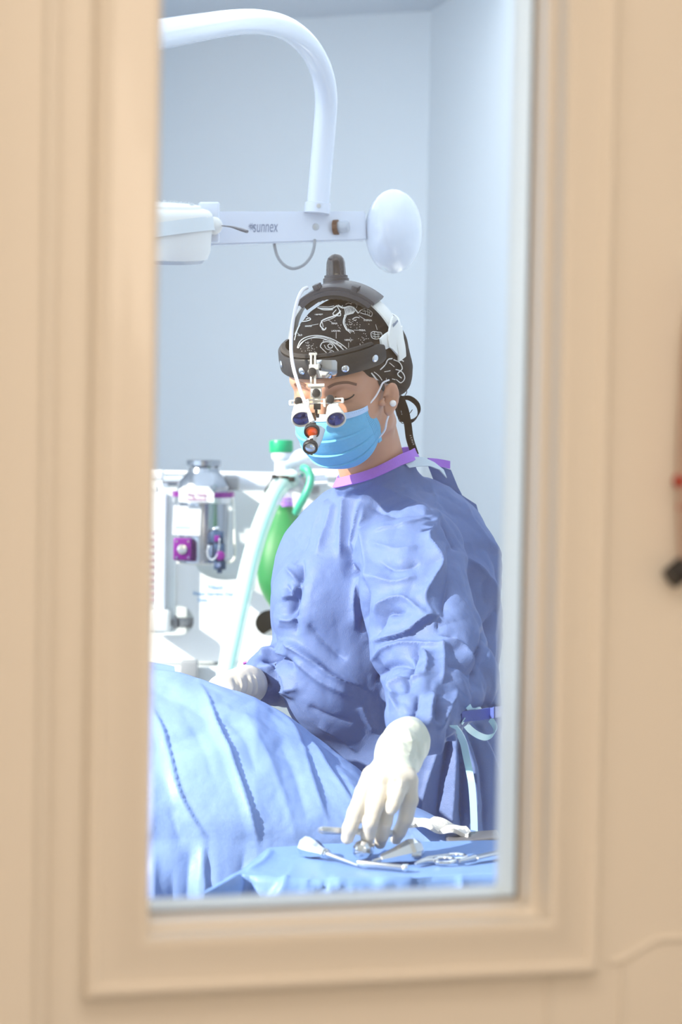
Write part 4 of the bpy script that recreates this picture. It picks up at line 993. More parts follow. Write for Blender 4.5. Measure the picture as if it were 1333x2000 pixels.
line = np.interp(fc[0], [700, 745, 775, 805, 830], [1500, 1488, 1489, 1500, 1514])
glove = mesh_obj('surgical_glove', V_, F_, ['glove', 'cuff'], person, (fc[1] < line).astype(int))
GQ = np.array(PL(RG)); lo, hi = GQ.min(0) - .06, GQ.max(0) + .045
def glove_r(p):
    return smin(hand_r(p, 0), chain(p, PL([(490, 1336, 3.645), (482, 1338, 3.63), (464, 1342, 3.605)]), [.0225, .0245, .0240], .02), .01)
V_, F_ = nets(axis([(lo[0], .002), (hi[0],)]), axis([(lo[1], .002), (hi[1],)]), axis([(lo[2], .002), (hi[2],)]), glove_r)
V_ = smooth_mesh(V_, F_, 2, .5); F_ = fix(V_, F_); N_ = vnormals(V_, F_); px, py, d = proj(V_)
D = strokes(px, py, [('s', 3, .0028, [(496, 1318), (502, 1340), (498, 1362)]), ('r', 3, .002, [(488, 1318), (493, 1340), (489, 1362)]), ('v', 3, .0025, [(482, 1318), (486, 1340), (480, 1362)]), ('s', 3, .0024, [(466, 1322), (472, 1340), (464, 1360)]), ('v', 3, .002, [(456, 1322), (462, 1342), (456, 1360)])])
V_ = V_ + N_ * (D + (crease(V_ * 34) - .3) * .002)[:, None]
mesh_obj('surgical_glove', V_, F_, 'glove', person)

# ---- shoes (stand on the floor, below the frame)
for s in (-1, 1):
    a = HIP + np.array([.09 * s, 0, 0]); t = MB(); t.ell((a[0] - .01, a[1] - .06, .045), (.048, .135, .055), None, 24, 14); t.v = [(x, y, max(z, .0)) for x, y, z in t.v]; t.build('clog', 'shoe', person)
# ================================================================== HEAD WEAR
print('nets cap')
lo, hi = HO - .17, HO + .17
def plane_h(h, n, c): n = np.asarray(n, float); n = n / np.linalg.norm(n); return h[0] * n[0] + h[1] * n[1] + h[2] * n[2] - c
def cap_sdf(p):
    h = to_head(p)
    d = ellip(h, (0, .010, .050), (.0815, .0970, .0865))
    d = smin(d, ellip(h, (0, .045, .045), (.066, .060, .070)), .03)
    d = smin(d, ellip(h, (.050, .030, .017), (.031, .034, .031)), .03)       # gathered hair in the back of the cap
    d = smin(d, ellip(h, (-.02, .066, .0), (.05, .045, .036)), .03)
    cut = plane_h(h, (0, -.65, -1.0), -.0064) 
    rear = plane_h(h, (0, .9, -1.0), .098)
    d = smax(d, cut, .006); 
    return d
V_, F_ = nets(axis([(lo[0], .0028), (hi[0],)]), axis([(lo[1], .0028), (hi[1],)]), axis([(lo[2], .0028), (hi[2],)]), cap_sdf)
V_ = smooth_mesh(V_, F_, 2, .5); F_ = fix(V_, F_); N_ = vnormals(V_, F_)
px, py, d = proj(V_)
D = (crease(V_ * 13) - .3) * .004 + (crease(V_ * 26) - .3) * .0022
D += strokes(px, py, [('s', 4, .003, [(640, 590), (690, 580), (735, 600)]), ('v', 5, .003, [(735, 690), (760, 715), (785, 720)]), ('r', 4, .002, [(745, 700), (775, 700), (792, 712)]), ('v', 4, .003, [(760, 730), (775, 742), (790, 748)])])
V_ = V_ + N_ * D[:, None]
CB = bvh_of(V_, F_); cv, cf = V_, F_
t = MB(); t.v = [tuple(v) for v in cv]; t.f = [list(map(int, f)) for f in cf]; t.m = [0] * len(cf)
t.mi(1)
def C2(lst): return [(540 + x * .21, 480 + y * .21) for x, y in lst]
def ln(pts, w=1.6): surf_ribbon(t, CB, C2(pts), w * .72)
# bones printed on the cloth: a running skeleton, a crested skull, claws, pointers and names
ln([(372, 528), (388, 580), (450, 590), (520, 590), (570, 565), (620, 585), (680, 570), (720, 585), (760, 632)], 3.2)
ln([(390, 580), (430, 600), (480, 604), (530, 600)], 2.0); ln([(395, 570), (440, 572), (490, 575), (540, 565)], 1.5)
for k in range(8): ln([(628 + 13 * k, 575), (640 + 13 * k, 605), (642 + 11 * k, 640 - 2 * k), (632 + 11 * k, 658 - 3 * k)], 1.9)
ln([(560, 560), (585, 600), (600, 652), (560, 655), (528, 640), (560, 600)], 2.2); ln([(575, 555), (610, 575), (616, 560)], 1.8)
ln([(600, 610), (570, 640), (535, 660), (480, 678), (432, 698)], 3.2); ln([(595, 625), (540, 672), (440, 710)], 1.6); ln([(432, 698), (412, 740), (426, 765), (452, 784), (466, 765)], 3.0); ln([(425, 760), (432, 785), (452, 788)], 1.8); ln([(420, 700), (432, 725), (440, 760)], 1.6)
ln([(642, 650), (628, 690), (625, 722), (636, 752), (654, 788)], 3.0); ln([(652, 655), (636, 700), (640, 730), (660, 780)], 1.6); ln([(654, 788), (672, 800), (690, 818)], 2.2); ln([(660, 782), (700, 790), (722, 802)], 2.0); ln([(668, 790), (702, 806)], 1.5)
ln([(762, 632), (780, 610), (800, 598), (830, 592), (866, 608), (890, 632), (880, 662), (850, 650), (815, 640), (780, 628)], 2.2); ln([(800, 612), (840, 614), (872, 632)], 1.8); ln([(820, 600), (828, 640)], 1.4); ln([(845, 600), (850, 646)], 1.4); ln([(868, 612), (862, 655)], 1.4)
ln([(706, 690), (724, 676), (748, 670), (772, 676)], 2.0); ln([(716, 694), (736, 700), (742, 688)], 1.6); ln([(690, 545), (720, 535), (750, 560), (742, 585)], 1.4); ln([(645, 552), (672, 540), (700, 552)], 1.4)
a1 = [(202, 950), (228, 890), (290, 850), (390, 838), (500, 862), (600, 915), (690, 990)]; a2 = [(214, 950), (238, 905), (300, 868), (390, 858), (480, 880), (570, 925), (640, 985)]; a3 = [(222, 935), (262, 890), (320, 862), (400, 848), (500, 874), (610, 940)]
ln(a1, 2.4); ln(a2, 2.0); ln(a3, 1.4)
ln([(202, 950), (214, 952)], 2); ln([(412, 940), (430, 905), (480, 895), (530, 915), (560, 955), (600, 1000), (640, 1020)], 2.4); ln([(412, 940), (440, 970), (470, 1000), (470, 1030)], 2.0); ln([(480, 930), (500, 915), (525, 930), (520, 950), (495, 952), (480, 930)], 2.2)
ln([(450, 925), (470, 960), (520, 975), (560, 1005)], 1.8); ln([(490, 1000), (510, 985), (520, 1010), (495, 1022), (490, 1000)], 2.0); ln([(540, 990), (580, 1020)], 1.6); ln([(560, 900), (620, 960), (680, 1010)], 1.4); ln([(440, 900), (445, 880), (500, 885), (560, 915)], 1.4)
ln([(290, 598), (262, 612), (240, 640), (262, 650), (236, 672), (262, 690), (236, 706), (276, 706), (322, 692), (312, 676), (280, 690)], 2.4); ln([(270, 605), (300, 625), (275, 650), (300, 668)], 1.8); ln([(226, 738), (210, 770), (190, 822), (176, 880)], 2.4); ln([(214, 742), (196, 790), (178, 830)], 1.6)
ln([(878, 812), (900, 802), (940, 806), (972, 812), (978, 846), (950, 866), (908, 868), (882, 850), (878, 812)], 2.0); ln([(890, 820), (930, 828), (968, 822)], 1.6); ln([(892, 840), (920, 850), (960, 842)], 1.6); ln([(910, 805), (915, 862)], 1.3); ln([(940, 806), (945, 862)], 1.3)
ln([(762, 938), (780, 950), (800, 938)], 1.8); ln([(752, 958), (770, 945), (790, 962), (806, 950)], 1.6); ln([(776, 910), (780, 940), (772, 960)], 1.4)
for a, b in (((275, 755), (395, 732)), ((520, 718), (480, 692)), ((558, 808), (558, 865)), ((672, 902), (672, 950)), ((822, 690), (765, 655)), ((786, 788), (730, 788)), ((380, 1008), (448, 1012)), ((920, 735), (935, 785)), ((200, 812), (228, 836)), ((380, 648), (420, 640))): ln([a, b], 1.1)
for s_, x, y in (('PEROSA', 308, 752), ('FEMUR', 546, 728), ('LACRIMAL', 562, 797), ('NASALS', 676, 880), ('STERNUM', 852, 698), ('TIBIA', 803, 790), ('ISCHIUM', 400, 645), ('ULNA', 232, 834)):
    for i, chh in enumerate(s_):
        gx = x + (i - len(s_) / 2) * 10.5; l, n = hit(CB, *C2([(gx, y)])[0])
        if l is None: continue
        n = np.array(n); n = n if n @ BACK > 0 else -n; ux = RIGHT - n * (RIGHT @ n); ux /= np.linalg.norm(ux); text_mb(t, chh, np.array(l) + n * .0011, ux, np.cross(n, ux), .0042, .0003)
rs = np.random.RandomState(5)
for k in range(90):
    x, y = rs.choice([0, 1, 2], p=[.45, .3, .25]), 0
    cx_, cy_, sx_, sy_ = [(320, 940, 70, 45), (770, 850, 80, 60), (700, 740, 110, 60)][x]
    q = C2([(rs.normal(cx_, sx_ * .6), rs.normal(cy_, sy_ * .6))])[0]; l, n = hit(CB, *q)
    if l is not None: n = np.array(n); n = n if n @ BACK > 0 else -n; t.box(np.array(l) + n * .0006, (.0009, .0009, .0006), (RIGHT, UPV, BACK))
def lnp(pts, w=1.5): surf_ribbon(t, CB, pts, w)
for pts, w in (([(742, 722), (752, 712), (757, 702), (766, 700)], 2.2), ([(725, 728), (738, 742), (750, 748), (764, 750)], 2.6), ([(730, 726), (740, 734), (746, 742)], 1.6), ([(768, 702), (780, 708), (785, 720), (776, 730), (784, 738)], 2.0), ([(772, 722), (784, 726), (790, 738), (782, 748), (774, 740)], 1.8),
               ([(750, 726), (762, 724)], 1.4), ([(765, 740), (772, 742)], 1.4), ([(754, 738), (754, 746)], 1.2), ([(778, 700), (788, 706)], 1.4), ([(760, 708), (770, 716)], 1.2)): lnp(pts, w)
cap = t.build('scrub_cap', ['cap', 'print'], person)
# ties of the cap
t = MB(); K = P(782, 778, 3.71)
t.ribbon(spline(PL([(783, 778, 3.71), (800, 778, 3.70), (815, 790, 3.69), (818, 806, 3.69), (808, 820, 3.695), (795, 822, 3.70), (782, 812, 3.705), (776, 796, 3.71)]), 7), .0095, RIGHT * .35 + UPV * .6 + BACK * .7, .0015)
t.ribbon(spline(PL([(783, 778, 3.70), (791, 800, 3.69), (797, 830, 3.685), (801, 858, 3.685), (811, 888, 3.685)]), 7), .0118, RIGHT * .93 + UPV * .2 + BACK * .3, .0015)
t.ribbon(spline(PL([(776, 772, 3.70), (783, 778, 3.70), (790, 783, 3.70)]), 4), .011, UPV, .003)
t.ribbon(spline(PL([(776, 770, 3.70), (778, 788, 3.70), (780, 810, 3.70), (790, 824, 3.70)]), 6), .008, RIGHT, .0015)
t.build('cap_tie', 'cap', cap)
t = MB(); b0 = np.array(t.v)
for i, ch_ in enumerate('FEMUR'): text_mb(t, ch_, P(802 + i * 1.5, 851 + i * 4.2, 3.682), -UPV * .9 + RIGHT * .3, RIGHT * .93 + UPV * .3, .0040, .0003)
t.build('tie_lettering', 'print', cap)

# hair, brows and lashes
def hair_sdf(p):
    h = to_head(p)
    d = ellip(h, (0, .014, .045), (.0755, .0945, .082)); d = smin(d, ellip(h, (0, .050, -.005), (.058, .052, .05)), .02)
    d = smax(d, -plane_h(h, (0, .85, -.5), -.012) * 1.0, .01)
    d = smax(d, -plane_h(h, (0, .4, 1), -.022), .008)
    d = smax(d, plane_h(h, (0, -.42, 1.0), .052), .008)
    return d
V_, F_ = nets(axis([(lo[0], .0035), (hi[0],)]), axis([(lo[1], .0035), (hi[1],)]), axis([(lo[2], .0035), (hi[2],)]), hair_sdf)
if len(V_): mesh_obj('hair', V_, fix(V_, F_), 'hair', person)
t = MB()
for c in ([(780, 800), (778, 815), (782, 824)], [(786, 770), (792, 760), (795, 766), (790, 775)], [(784, 806), (792, 812), (800, 808), (806, 800)], [(780, 816), (785, 826), (792, 826)], [(776, 790), (776, 812)]):
    t.tube(spline(PL([(x, y, 3.69) for x, y in c]), 6), .0007, 6)
t.build('loose_hair', 'hair', person)
t = MB()
for k in range(4): surf_ribbon(t, BB, [(738 + 3 * k, 738 + 2 * k), (741 + 2.8 * k, 749 + 1.5 * k), (746 + 1.2 * k, 764 - 2 * abs(k - 2))], 3.4 - .4 * k, .0008 + .0001 * k)
t.build('sideburn', 'hair', person)
for w, pts in ((5.0, [(641, 757), (652, 751), (664, 748), (680, 747), (697, 751)]), (5.5, [(576, 752), (588, 748), (598, 753)])): t = MB(); surf_ribbon(t, BB, pts, w, .0007); t.build('eyebrow', 'brow', person, smooth=True)
for w, pts in ((2.6, [(655, 775), (664, 780), (676, 780), (687, 775), (692, 770)]), (2.4, [(582, 778), (592, 782), (602, 780)])): t = MB(); surf_ribbon(t, BB, pts, w, .0009); t.build('eyelash', 'hair', person)
t = MB(); t.ell(P(768, 788, 3.545), (.0052,) * 3, None, 20, 12); ll, nn = hit(BB, 768, 788)
if ll is not None: t.v = []; t.f = []; t.m = []; t.ell(np.array(ll) + BACK * .003, (.0050,) * 3, None, 20, 12)
t.build('earring', 'pearl', person, label='small pearl stud earring')

# mask
Ct = spline([(0, -.108, .006), (0, -.1200, -.018), (0, -.114, -.048), (0, -.094, -.077), (0, -.066, -.091)], 5)
St = spline([(.0570, -.058, .004), (.0600, -.050, -.014), (.0620, -.042, -.030), (.0590, -.036, -.045), (.0530, -.034, -.058)], 5)
def mask_pt(s, v):
    v = min(max(v, 0), 1); fi = v * (len(Ct) - 1); i = int(min(fi, len(Ct) - 2)); f = fi - i
    C_ = Ct[i] * (1 - f) + Ct[i + 1] * f; S_ = St[i] * (1 - f) + St[i + 1] * f
    a = abs(s) * math.pi / 2; sg = 1 if s >= 0 else -1
    k = math.sin(a) ** .92
    x = sg * S_[0] * k * (1 if s >= 0 else .90 - .10 * v); cz = math.cos(a) ** .85; y = S_[1] + (C_[1] - S_[1]) * cz; z = S_[2] + (C_[2] - S_[2]) * (1 - (1 - math.cos(a)) ** 1.0)
    pl = 0.0
    for c, w in ((.36, .07), (.56, .07), (.74, .06)):
        q = (v - c) / w
        if q > 0: pl += .0030 * math.exp(-q * 1.2)
        else: pl -= .0012 * math.exp(q * 3)
    pl *= max(0, 1 - abs(s) ** 4)
    n = np.array([x * .8, y + .01, -.01]); n /= np.linalg.norm(n)
    return np.array([x, y, z]) + n * pl
t = MB(); NS, NV = 49, 61
G = [[HW(mask_pt(-1 + 2 * i / (NS - 1), j / (NV - 1))) for j in range(NV)] for i in range(NS)]
t.grid(G, .0012)
MBV = bvh_of(np.array(t.v), [f for f in t.f])
mask = t.build('surgical_mask', 'mask', person)
t = MB(); G = [[HW(mask_pt(-1 + 2 * i / 48, v) * np.array([1.012, 1.012, 1]) + np.array([0, -.0006, .0004])) for v in (-.0, .03, .07, .11)] for i in range(49)]
t.grid(G, .0008); t.build('top_band', 'maskw', mask, label='pale top edge band of the mask')
t = MB()
for i in range(4, 46): t.ell(HW(mask_pt(-1 + 2 * i / 49, .035) * np.array([1.018, 1.018, 1])), (.0009,) * 3, None, 6, 4)
for i in range(4):
    for j in range(24): t.ell(HW(mask_pt(.86 + .028 * i, .14 + j * .033) * np.array([1.012, 1.012, 1])), (.00075,) * 3, None, 6, 4)
t.build('stitching', 'maskd', mask)
t = MB(); e0 = HW(mask_pt(.985, .02)); e1 = HW(mask_pt(.985, .9)); et = HW((.074, .012, .036)); eb = HW((.0775, .016, -.022))
t.tube(spline([e0, HW((.0660, -.050, .013)), HW((.0715, -.043, .023)), HW((.0750, -.038, .030)), HW((.079, -.026, .030))], 6), .0013, 8)
t.tube(spline([e1, HW((.0665, -.036, -.043)), HW((.0720, -.036, -.028)), HW((.0765, -.031, -.016)), HW((.078, -.020, -.010))], 6), .0015, 8)
t.build('ear_loop', 'loop', mask)
t = MB(); t.box(e1 + HD((0, .004, 0)), (.010, .002, .014), (HD((0, 1, 0)), HD((1, 0, 0)), HD((0, 0, 1)))); t.build('side_tab', 'mask', mask)

# ---- loupe headset
ls = thing('loupe_headset', P(655, 545, 3.60), 'black and white headset with magnifying loupes and light worn over the patterned cap', 'loupes')
BA, BBk = .0840, .0975
def ring(phi, z, off=0): return HW(((BA + off) * math.sin(phi), -(BBk + off) * math.cos(phi), z))
def band(a0, a1, z0, z1, o0, o1, n=40, edge=.006):
    t = MB(); G = []
    for i in range(n + 1):
        ph = math.radians(a0 + (a1 - a0) * i / n); e = min(i, n - i); k = 1 - (max(0, 3 - e) / 3) ** 2 * .28
        zm, zh = (z0 + z1) / 2, (z1 - z0) / 2 * k
        zc = zm + .004 * math.cos(ph) + .005 * (1 - math.cos(ph)) + .004 * math.sin(ph)
        prof = [(zc - zh, o0), (zc - zh, o1 - .0015), (zc - zh + .002, o1), (zc, o1 + .0008), (zc + zh - .002, o1), (zc + zh, o1 - .0015), (zc + zh, o0)]
        G.append([ring(ph, z, o) for z, o in prof] + [ring(ph, zc - zh, o0)])
    t.grid(G); nv = 8; N_ = len(G)
    t.f.append(tuple(range(nv - 1))); t.m.append(0); t.f.append(tuple((N_ - 1) * nv + i for i in reversed(range(nv - 1)))); t.m.append(0); return t
hbn = band(-96, 70, .052, .081, .0, .0055, 60).build('headband', 'leather', ls, sharp=50)
band(-70, 60, .080, .086, -.006, .001, 40).build('headband_padding', 'foam', ls, sharp=50)
band(70, 265, .066, .088, -.004, .0000, 60).build('rear_band', 'whitep', ls, sharp=50)
def band_px(px, py):   # point on the outer face of the band under a pixel
    bv_ = bvh_of(np.array([hbn.matrix_world @ v.co + root_loc(ls) for v in hbn.data.vertices]) , [list(p.vertices) for p in hbn.data.polygons]); return hit(bv_, px, py)
for x, y in ((550, 711), (590, 725), (675, 720), (733, 700)):
    l, n = band_px(x, y)
    if l is None: continue
    n = np.array(n); n = n if n @ BACK > 0 else -n; t = MB(); t.lathe(np.array(l), n, [(0, .0054), (.0008, .0054), (.0016, .0045), (.002, .002)], 20); t.build('rivet', 'chrome', hbn)
# bright metal plate on the front of the band
bv_ = bvh_of(np.array([v.co for v in hbn.data.vertices]) + np.array(root_loc(ls)), [list(p.vertices) for p in hbn.data.polygons])
t = MB(); G = []
for i in range(13):
    x = 618 + 41 * i / 12; top = 703 + (4 if i == 12 else 0); bot = 738 - (6 if i == 12 else (1 if i == 11 else 0)); col2 = []
    for j in range(7):
        y = top + (bot - top) * j / 6; l, n = hit(bv_, x, y)
        if l is None: l = Vector(P(x, y, 3.49))
        col2.append(np.array(l) + BACK * .0015)
    G.append(col2)
t.grid(G, .001); t.build('front_plate', 'chrome', ls, label='polished metal plate on the headband front')
t = MB(); t.ell(np.array(hit(bv_, 626, 722)[0]) + BACK * .003, (.0016, .0016, .0012), (RIGHT, UPV, BACK), 12, 8); t.build('plate_screw', 'black', ls)
# crown arch
AC, AA, AZ0 = .012, .0850, .062
def archp(th, o=0, y=0.0): return HW(((AA + o) * math.cos(th), AC + y, AZ0 + (.0895 + o) * math.sin(th)))
def arch(a0, a1, o0, o1, hw, n=40, wob=0.0, ycen=0.0, taper=0.0):
    t = MB(); G = []
    for i in range(n + 1):
        th = math.radians(a0 + (a1 - a0) * i / n); w = hw * (1 - taper * abs(2 * i / n - 1) ** 3); wv = wob * math.sin(i * 1.7)
        G.append([archp(th, o, y + ycen) for o, y in ((o0 + wv, -w), (o1 - .001, -w), (o1, -w + .002), (o1, w - .002), (o1 - .001, w), (o0 + wv, w), (o0 + wv, -w))])
    t.grid(G); N_ = len(G); t.f.append(tuple(range(6))); t.m.append(0); t.f.append(tuple((N_ - 1) * 7 + i for i in reversed(range(6)))); t.m.append(0); return t
arch(-8, 66, .000, .0035, .0125, 34).build('crown_strap', 'whitep', ls, sharp=50)
arch(122, 190, .000, .0035, .0125, 34).build('crown_strap', 'whitep', ls, sharp=50)
cpz = arch(49, 131, .0045, .0105, .0165, 44).build('crown_plate', 'gunmetal', ls, sharp=50)
arch(51, 129, -.002, .005, .0190, 44).build('crown_liner', 'gunmetal', ls, sharp=50)
arch(53, 128, -.008, -.002, .0180, 50, .0005, .0, .2).build('crown_pad', 'foam', ls, sharp=70)
for th in (70, 106):
    t = MB(); c = archp(math.radians(th), .0125, -.012); ax_ = archp(math.radians(th), .02) - archp(math.radians(th), 0); t.box(c, (.010, .012, .009), (np.cross(ax_, HD((0, 1, 0))), HD((0, 1, 0)), ax_), .001); t.build('strap_clip', 'gunmetal', cpz)
kb = P(657, 547, 3.60); ka = UPV + RIGHT * -.02 
t = MB(); t.lathe(kb - ka * .006, ka, [(0, .0195), (.008, .0195), (.009, .0175), (.0125, .0175)], 36); t.build('knob_base', 'gunmetal', ls)
t = MB(); pr = [(.0115, .0148), (.0145, .0150), (.032, .0138), (.038, .0120), (.0425, .0085), (.0447, .0040), (.0450, .0005)]; t.lathe(kb - ka * .006, ka, pr, 48)
q = np.array(t.v) - (kb - ka * .006); hgt = q @ ka / (ka @ ka); rad = q - np.outer(hgt, ka); an = np.arctan2(rad @ BACK, rad @ RIGHT); rad *= (1 - .05 * (np.abs(np.sin(an * 5)) ** 6) * (hgt < .034))[:, None]; t.v = [tuple(x) for x in kb - ka * .006 + np.outer(hgt, ka) + rad]
t.build('ratchet_knob', 'knob', ls, label='glossy dark domed knob on top')
# white side plates joining arch and band
for sg in (1,):
    t = MB(); G = []
    for i in range(9):
        f = i / 8; y = -.022 + .060 * f; z0 = .080 - .028 * min(1, f * 2.2) if i else .078; z1 = .090 + .026 * math.sin(math.pi * min(1, f * 1.25)) 
        ph = math.asin(max(-1, min(1, y / .101)))
        G.append([HW((sg * (.0835 * math.cos(ph) + .0030), y, z0 + (z1 - z0) * k / 6)) for k in range(7)])
    t.grid(G, .003); sp_ = t.build('side_plate', 'whitep', ls)
    pbv = bvh_of(np.array([v.co for v in sp_.data.vertices]) + np.array(root_loc(ls)), [list(p.vertices) for p in sp_.data.polygons]); l, n = hit(pbv, 771, 632)
    if l is not None:
        n = np.array(n); n = n if n @ BACK > 0 else -n; ux = RIGHT + UPV * .25 - n * (n @ (RIGHT + UPV * .25)); ux /= np.linalg.norm(ux)
        t = MB(); text_mb(t, 'Vision', np.array(l) + n * .001, ux, np.cross(n, ux), .0075, .0005, .3); t.build('side_lettering', 'logo', sp_)
# slide bracket and loupe bar
DL = 3.462
def pbox(t, x0, y0, x1, y1, d, th, bev=.0008, tilt=0.0):
    a, b = P(x0, y0, d), P(x1, y1, d); c = (a + b) / 2; u = RIGHT * math.cos(tilt) + UPV * math.sin(tilt); v = np.cross(BACK, u)
    t.box(c, (abs((b - a) @ RIGHT), abs((b - a) @ UPV), th), (u, v, BACK), bev)
t = MB(); pbox(t, 606, 691, 610, 755, 3.478, .006); pbox(t, 614, 691, 618, 755, 3.478, .006); pbox(t, 604, 689, 620, 694, 3.478, .006); pbox(t, 604, 712, 623, 722, 3.476, .006); pbox(t, 606, 750, 620, 758, 3.474, .006); pbox(t, 612, 700, 612.8, 750, 3.481, .004)
t.build('slide_rail', 'ivory', ls, smooth=True)
t = MB(); pbox(t, 604, 750, 632, 757, 3.468, .008, .0015); pbox(t, 607, 757, 629, 776, 3.468, .008, .002); pbox(t, 611, 776, 627, 788, 3.468, .006, .001); t.build('hinge_block', 'ivory', ls)
t = MB(); t.tube([P(602, 753.5, 3.463), P(634, 752.5, 3.463)], .0024, 12); t.build('hinge_pin', 'ivory', ls)
t = MB(); bar0, bar1 = P(566, 787, DL), P(671, 782, DL); pb_ = bar1 - bar0; pbl = np.linalg.norm(pb_); u = pb_ / pbl; v = np.cross(BACK, u); 
for off in (.0028, -.0028): t.box((bar0 + bar1) / 2 + v * off, (pbl, .0022, .004), (u, v, BACK), .0008)
for e in (bar0 + u * .001, bar1 - u * .001): t.box(e, (.004, .0075, .004), (u, v, BACK), .0015)
for x in (602.5, 634): pbox(t, x - 2.5, 779, x + 2.5, 795, DL - .002, .006, .0008)
t.build('loupe_bar', 'ivory', ls)
for x, y, dd, r in ((610, 728, 3.468, .0062), (618, 769, 3.461, .0060), (583, 785, DL - .003, .0058), (645, 781, DL - .003, .0060)):
    t = MB(); t.lathe(P(x, y, dd), BACK * .97 + UPV * .2, [(0, r), (.006, r), (.0066, r * .8)], 20); 
    q = np.array(t.v); t.build('thumb_screw', 'black', ls, sharp=30)
t = MB(); pbox(t, 604, 722, 616, 733, 3.472, .008, .002, .5); t.build('rail_lock', 'black', ls)
for x, y in ((587.5, 806), (653.5, 807)):
    LA = BACK * .74 - UPV * .62 + RIGHT * (.10 if x < 620 else .16); LA /= np.linalg.norm(LA)
    c = P(x, y, 3.452); t = MB()
    t.lathe(c - LA * .012, LA, [(0, .0075), (.0, .0092), (.006, .0105), (.014, .0128), (.026, .0146), (.0275, .0146), (.028, .0132), (.026, .0128)], 36)
    pbox(t, x - 7, y - 20, x + 9, y + 2, 3.458, .008, .003)
    br = t.build('loupe_barrel', 'ivory', ls, sharp=40)
    t = MB(); t.ell(c + LA * .0130, (.0129, .0129, .0035), (np.cross(LA, RIGHT), np.cross(LA, np.cross(LA, RIGHT)), LA), 32, 12); t.build('lens', 'lens', br, label='blue coated magnifier lens')
t = MB(); pbox(t, 613, 788, 627, 800, 3.458, .008, .001); pbox(t, 615, 800, 621, 812, 3.452, .006, .001); pbox(t, 610, 806, 616, 818, 3.45, .006, .001); pbox(t, 618, 808, 624, 816, 3.45, .006, .001); t.build('light_joint', 'black', ls)
t = MB(); t.lathe(P(613, 806, 3.447), -UPV + RIGHT * .1, [(0, .0028), (.010, .0032), (.012, .002)], 14); t.build('brass_pivot', 'brown', ls)
LA = BACK * .86 - UPV * .50 - RIGHT * .08; LA /= np.linalg.norm(LA)
t = MB(); t.tube([P(622, 836, 3.440), P(615, 856, 3.434), P(610, 870, 3.430)], [.0105, .0112, .0098], 24); t.build('light_housing', 'steel', ls)
def disc(name, x, y, d, r, LA, rim, face, label=None):
    c = P(x, y, d); t = MB(); t.lathe(c - LA * .003, LA, [(-.0, r * .8), (0, r), (.006, r), (.007, r * .94), (.007, r * .80), (.005, r * .78)], 36); o = t.build(name, rim, ls, sharp=35)
    t = MB(); t.ell(c + LA * .0015, (r * .8, r * .8, .002), (np.cross(LA, RIGHT), np.cross(LA, np.cross(LA, RIGHT)), LA), 28, 8); t.build('light_filter' if face == 'orange' else 'light_lens', face, o, label=label); return o
disc('filter_ring', 609.5, 842, 3.424, .0112, LA, 'black', 'orange', 'orange flip-up filter')
LB = BACK * .80 - UPV * .6 - RIGHT * .05; LB /= np.linalg.norm(LB)
disc('headlight_ring', 606.5, 873, 3.420, .0108, LB, 'black', 'lampglass')
t = MB(); pbox(t, 605, 825, 618, 831, 3.43, .006, .001); pbox(t, 605, 856, 612, 866, 3.418, .004, .001); t.tube([P(603, 884, 3.424), P(602.5, 888, 3.424)], .0018, 8); t.tube([P(609, 885, 3.424), P(608.5, 889, 3.424)], .0018, 8); t.build('light_bracket', 'black', ls)
t = MB(); t.tube(spline(PL([(600, 562, 3.535), (592, 566, 3.515), (584, 580, 3.50), (577, 605, 3.49), (571, 640, 3.482), (569, 680, 3.474), (573, 715, 3.466), (583, 750, 3.455), (593, 778, 3.446), (602, 800, 3.438), (608, 818, 3.432), (611, 828, 3.432)]), 8), .0026, 12); t.build('light_cable', 'loop', ls, label='white light cable')
t = MB(); t.tube([P(604, 805, 3.436), P(610, 824, 3.432)], [.0030, .0042], 14); t.build('cable_boot', 'whitep', ls)

# ================================================================== PATIENT TABLE AND DRAPE
ot = thing('operating_table', (-.42, 3.42, 0), 'steel operating table hidden under the sky blue patient drape', 'operating table')
t = MB(); t.box((-.42, 3.41, .755), (.80, .24, .03), None, .008); t.build('table_top', 'steel', ot)
t = MB(); t.box((-.42, 3.41, .40), (.12, .10, .69), None, .01); t.build('pedestal', 'steel', ot)
t = MB(); t.box((-.42, 3.41, .025), (.55, .30, .05), None, .012); t.build('base', 'steel', ot)

cx_ = [-250, 230, 290, 350, 420, 500, 560, 620, 680, 740, 800, 860, 930]
ry_ = [1285, 1300, 1311, 1316, 1331, 1358, 1395, 1438, 1484, 1532, 1576, 1602, 1628]
rd_ = [3.54, 3.54, 3.53, 3.53, 3.52, 3.51, 3.50, 3.485, 3.47, 3.44, 3.41, 3.39, 3.37]
by_ = [1646, 1646, 1644, 1640, 1640, 1643, 1648, 1652, 1655, 1657, 1658, 1658, 1658]
bd_ = [3.26, 3.26, 3.26, 3.26, 3.26, 3.27, 3.28, 3.29, 3.30, 3.31, 3.31, 3.31, 3.31]
U = np.linspace(-250, 930, 300); VN0, VN1, VN2 = 14, 96, 60
it = lambda a: np.interp(U, cx_, np.convolve(np.pad(a, 1, 'edge'), [.2, .6, .2], 'valid'))
ry, rd, by2, bd = it(ry_), it(rd_), it(by_), it(bd_)
pts = np.zeros((len(U), VN0 + VN1 + VN2, 3)); PXG = np.zeros(pts.shape[:2]); PYG = np.zeros(pts.shape[:2])
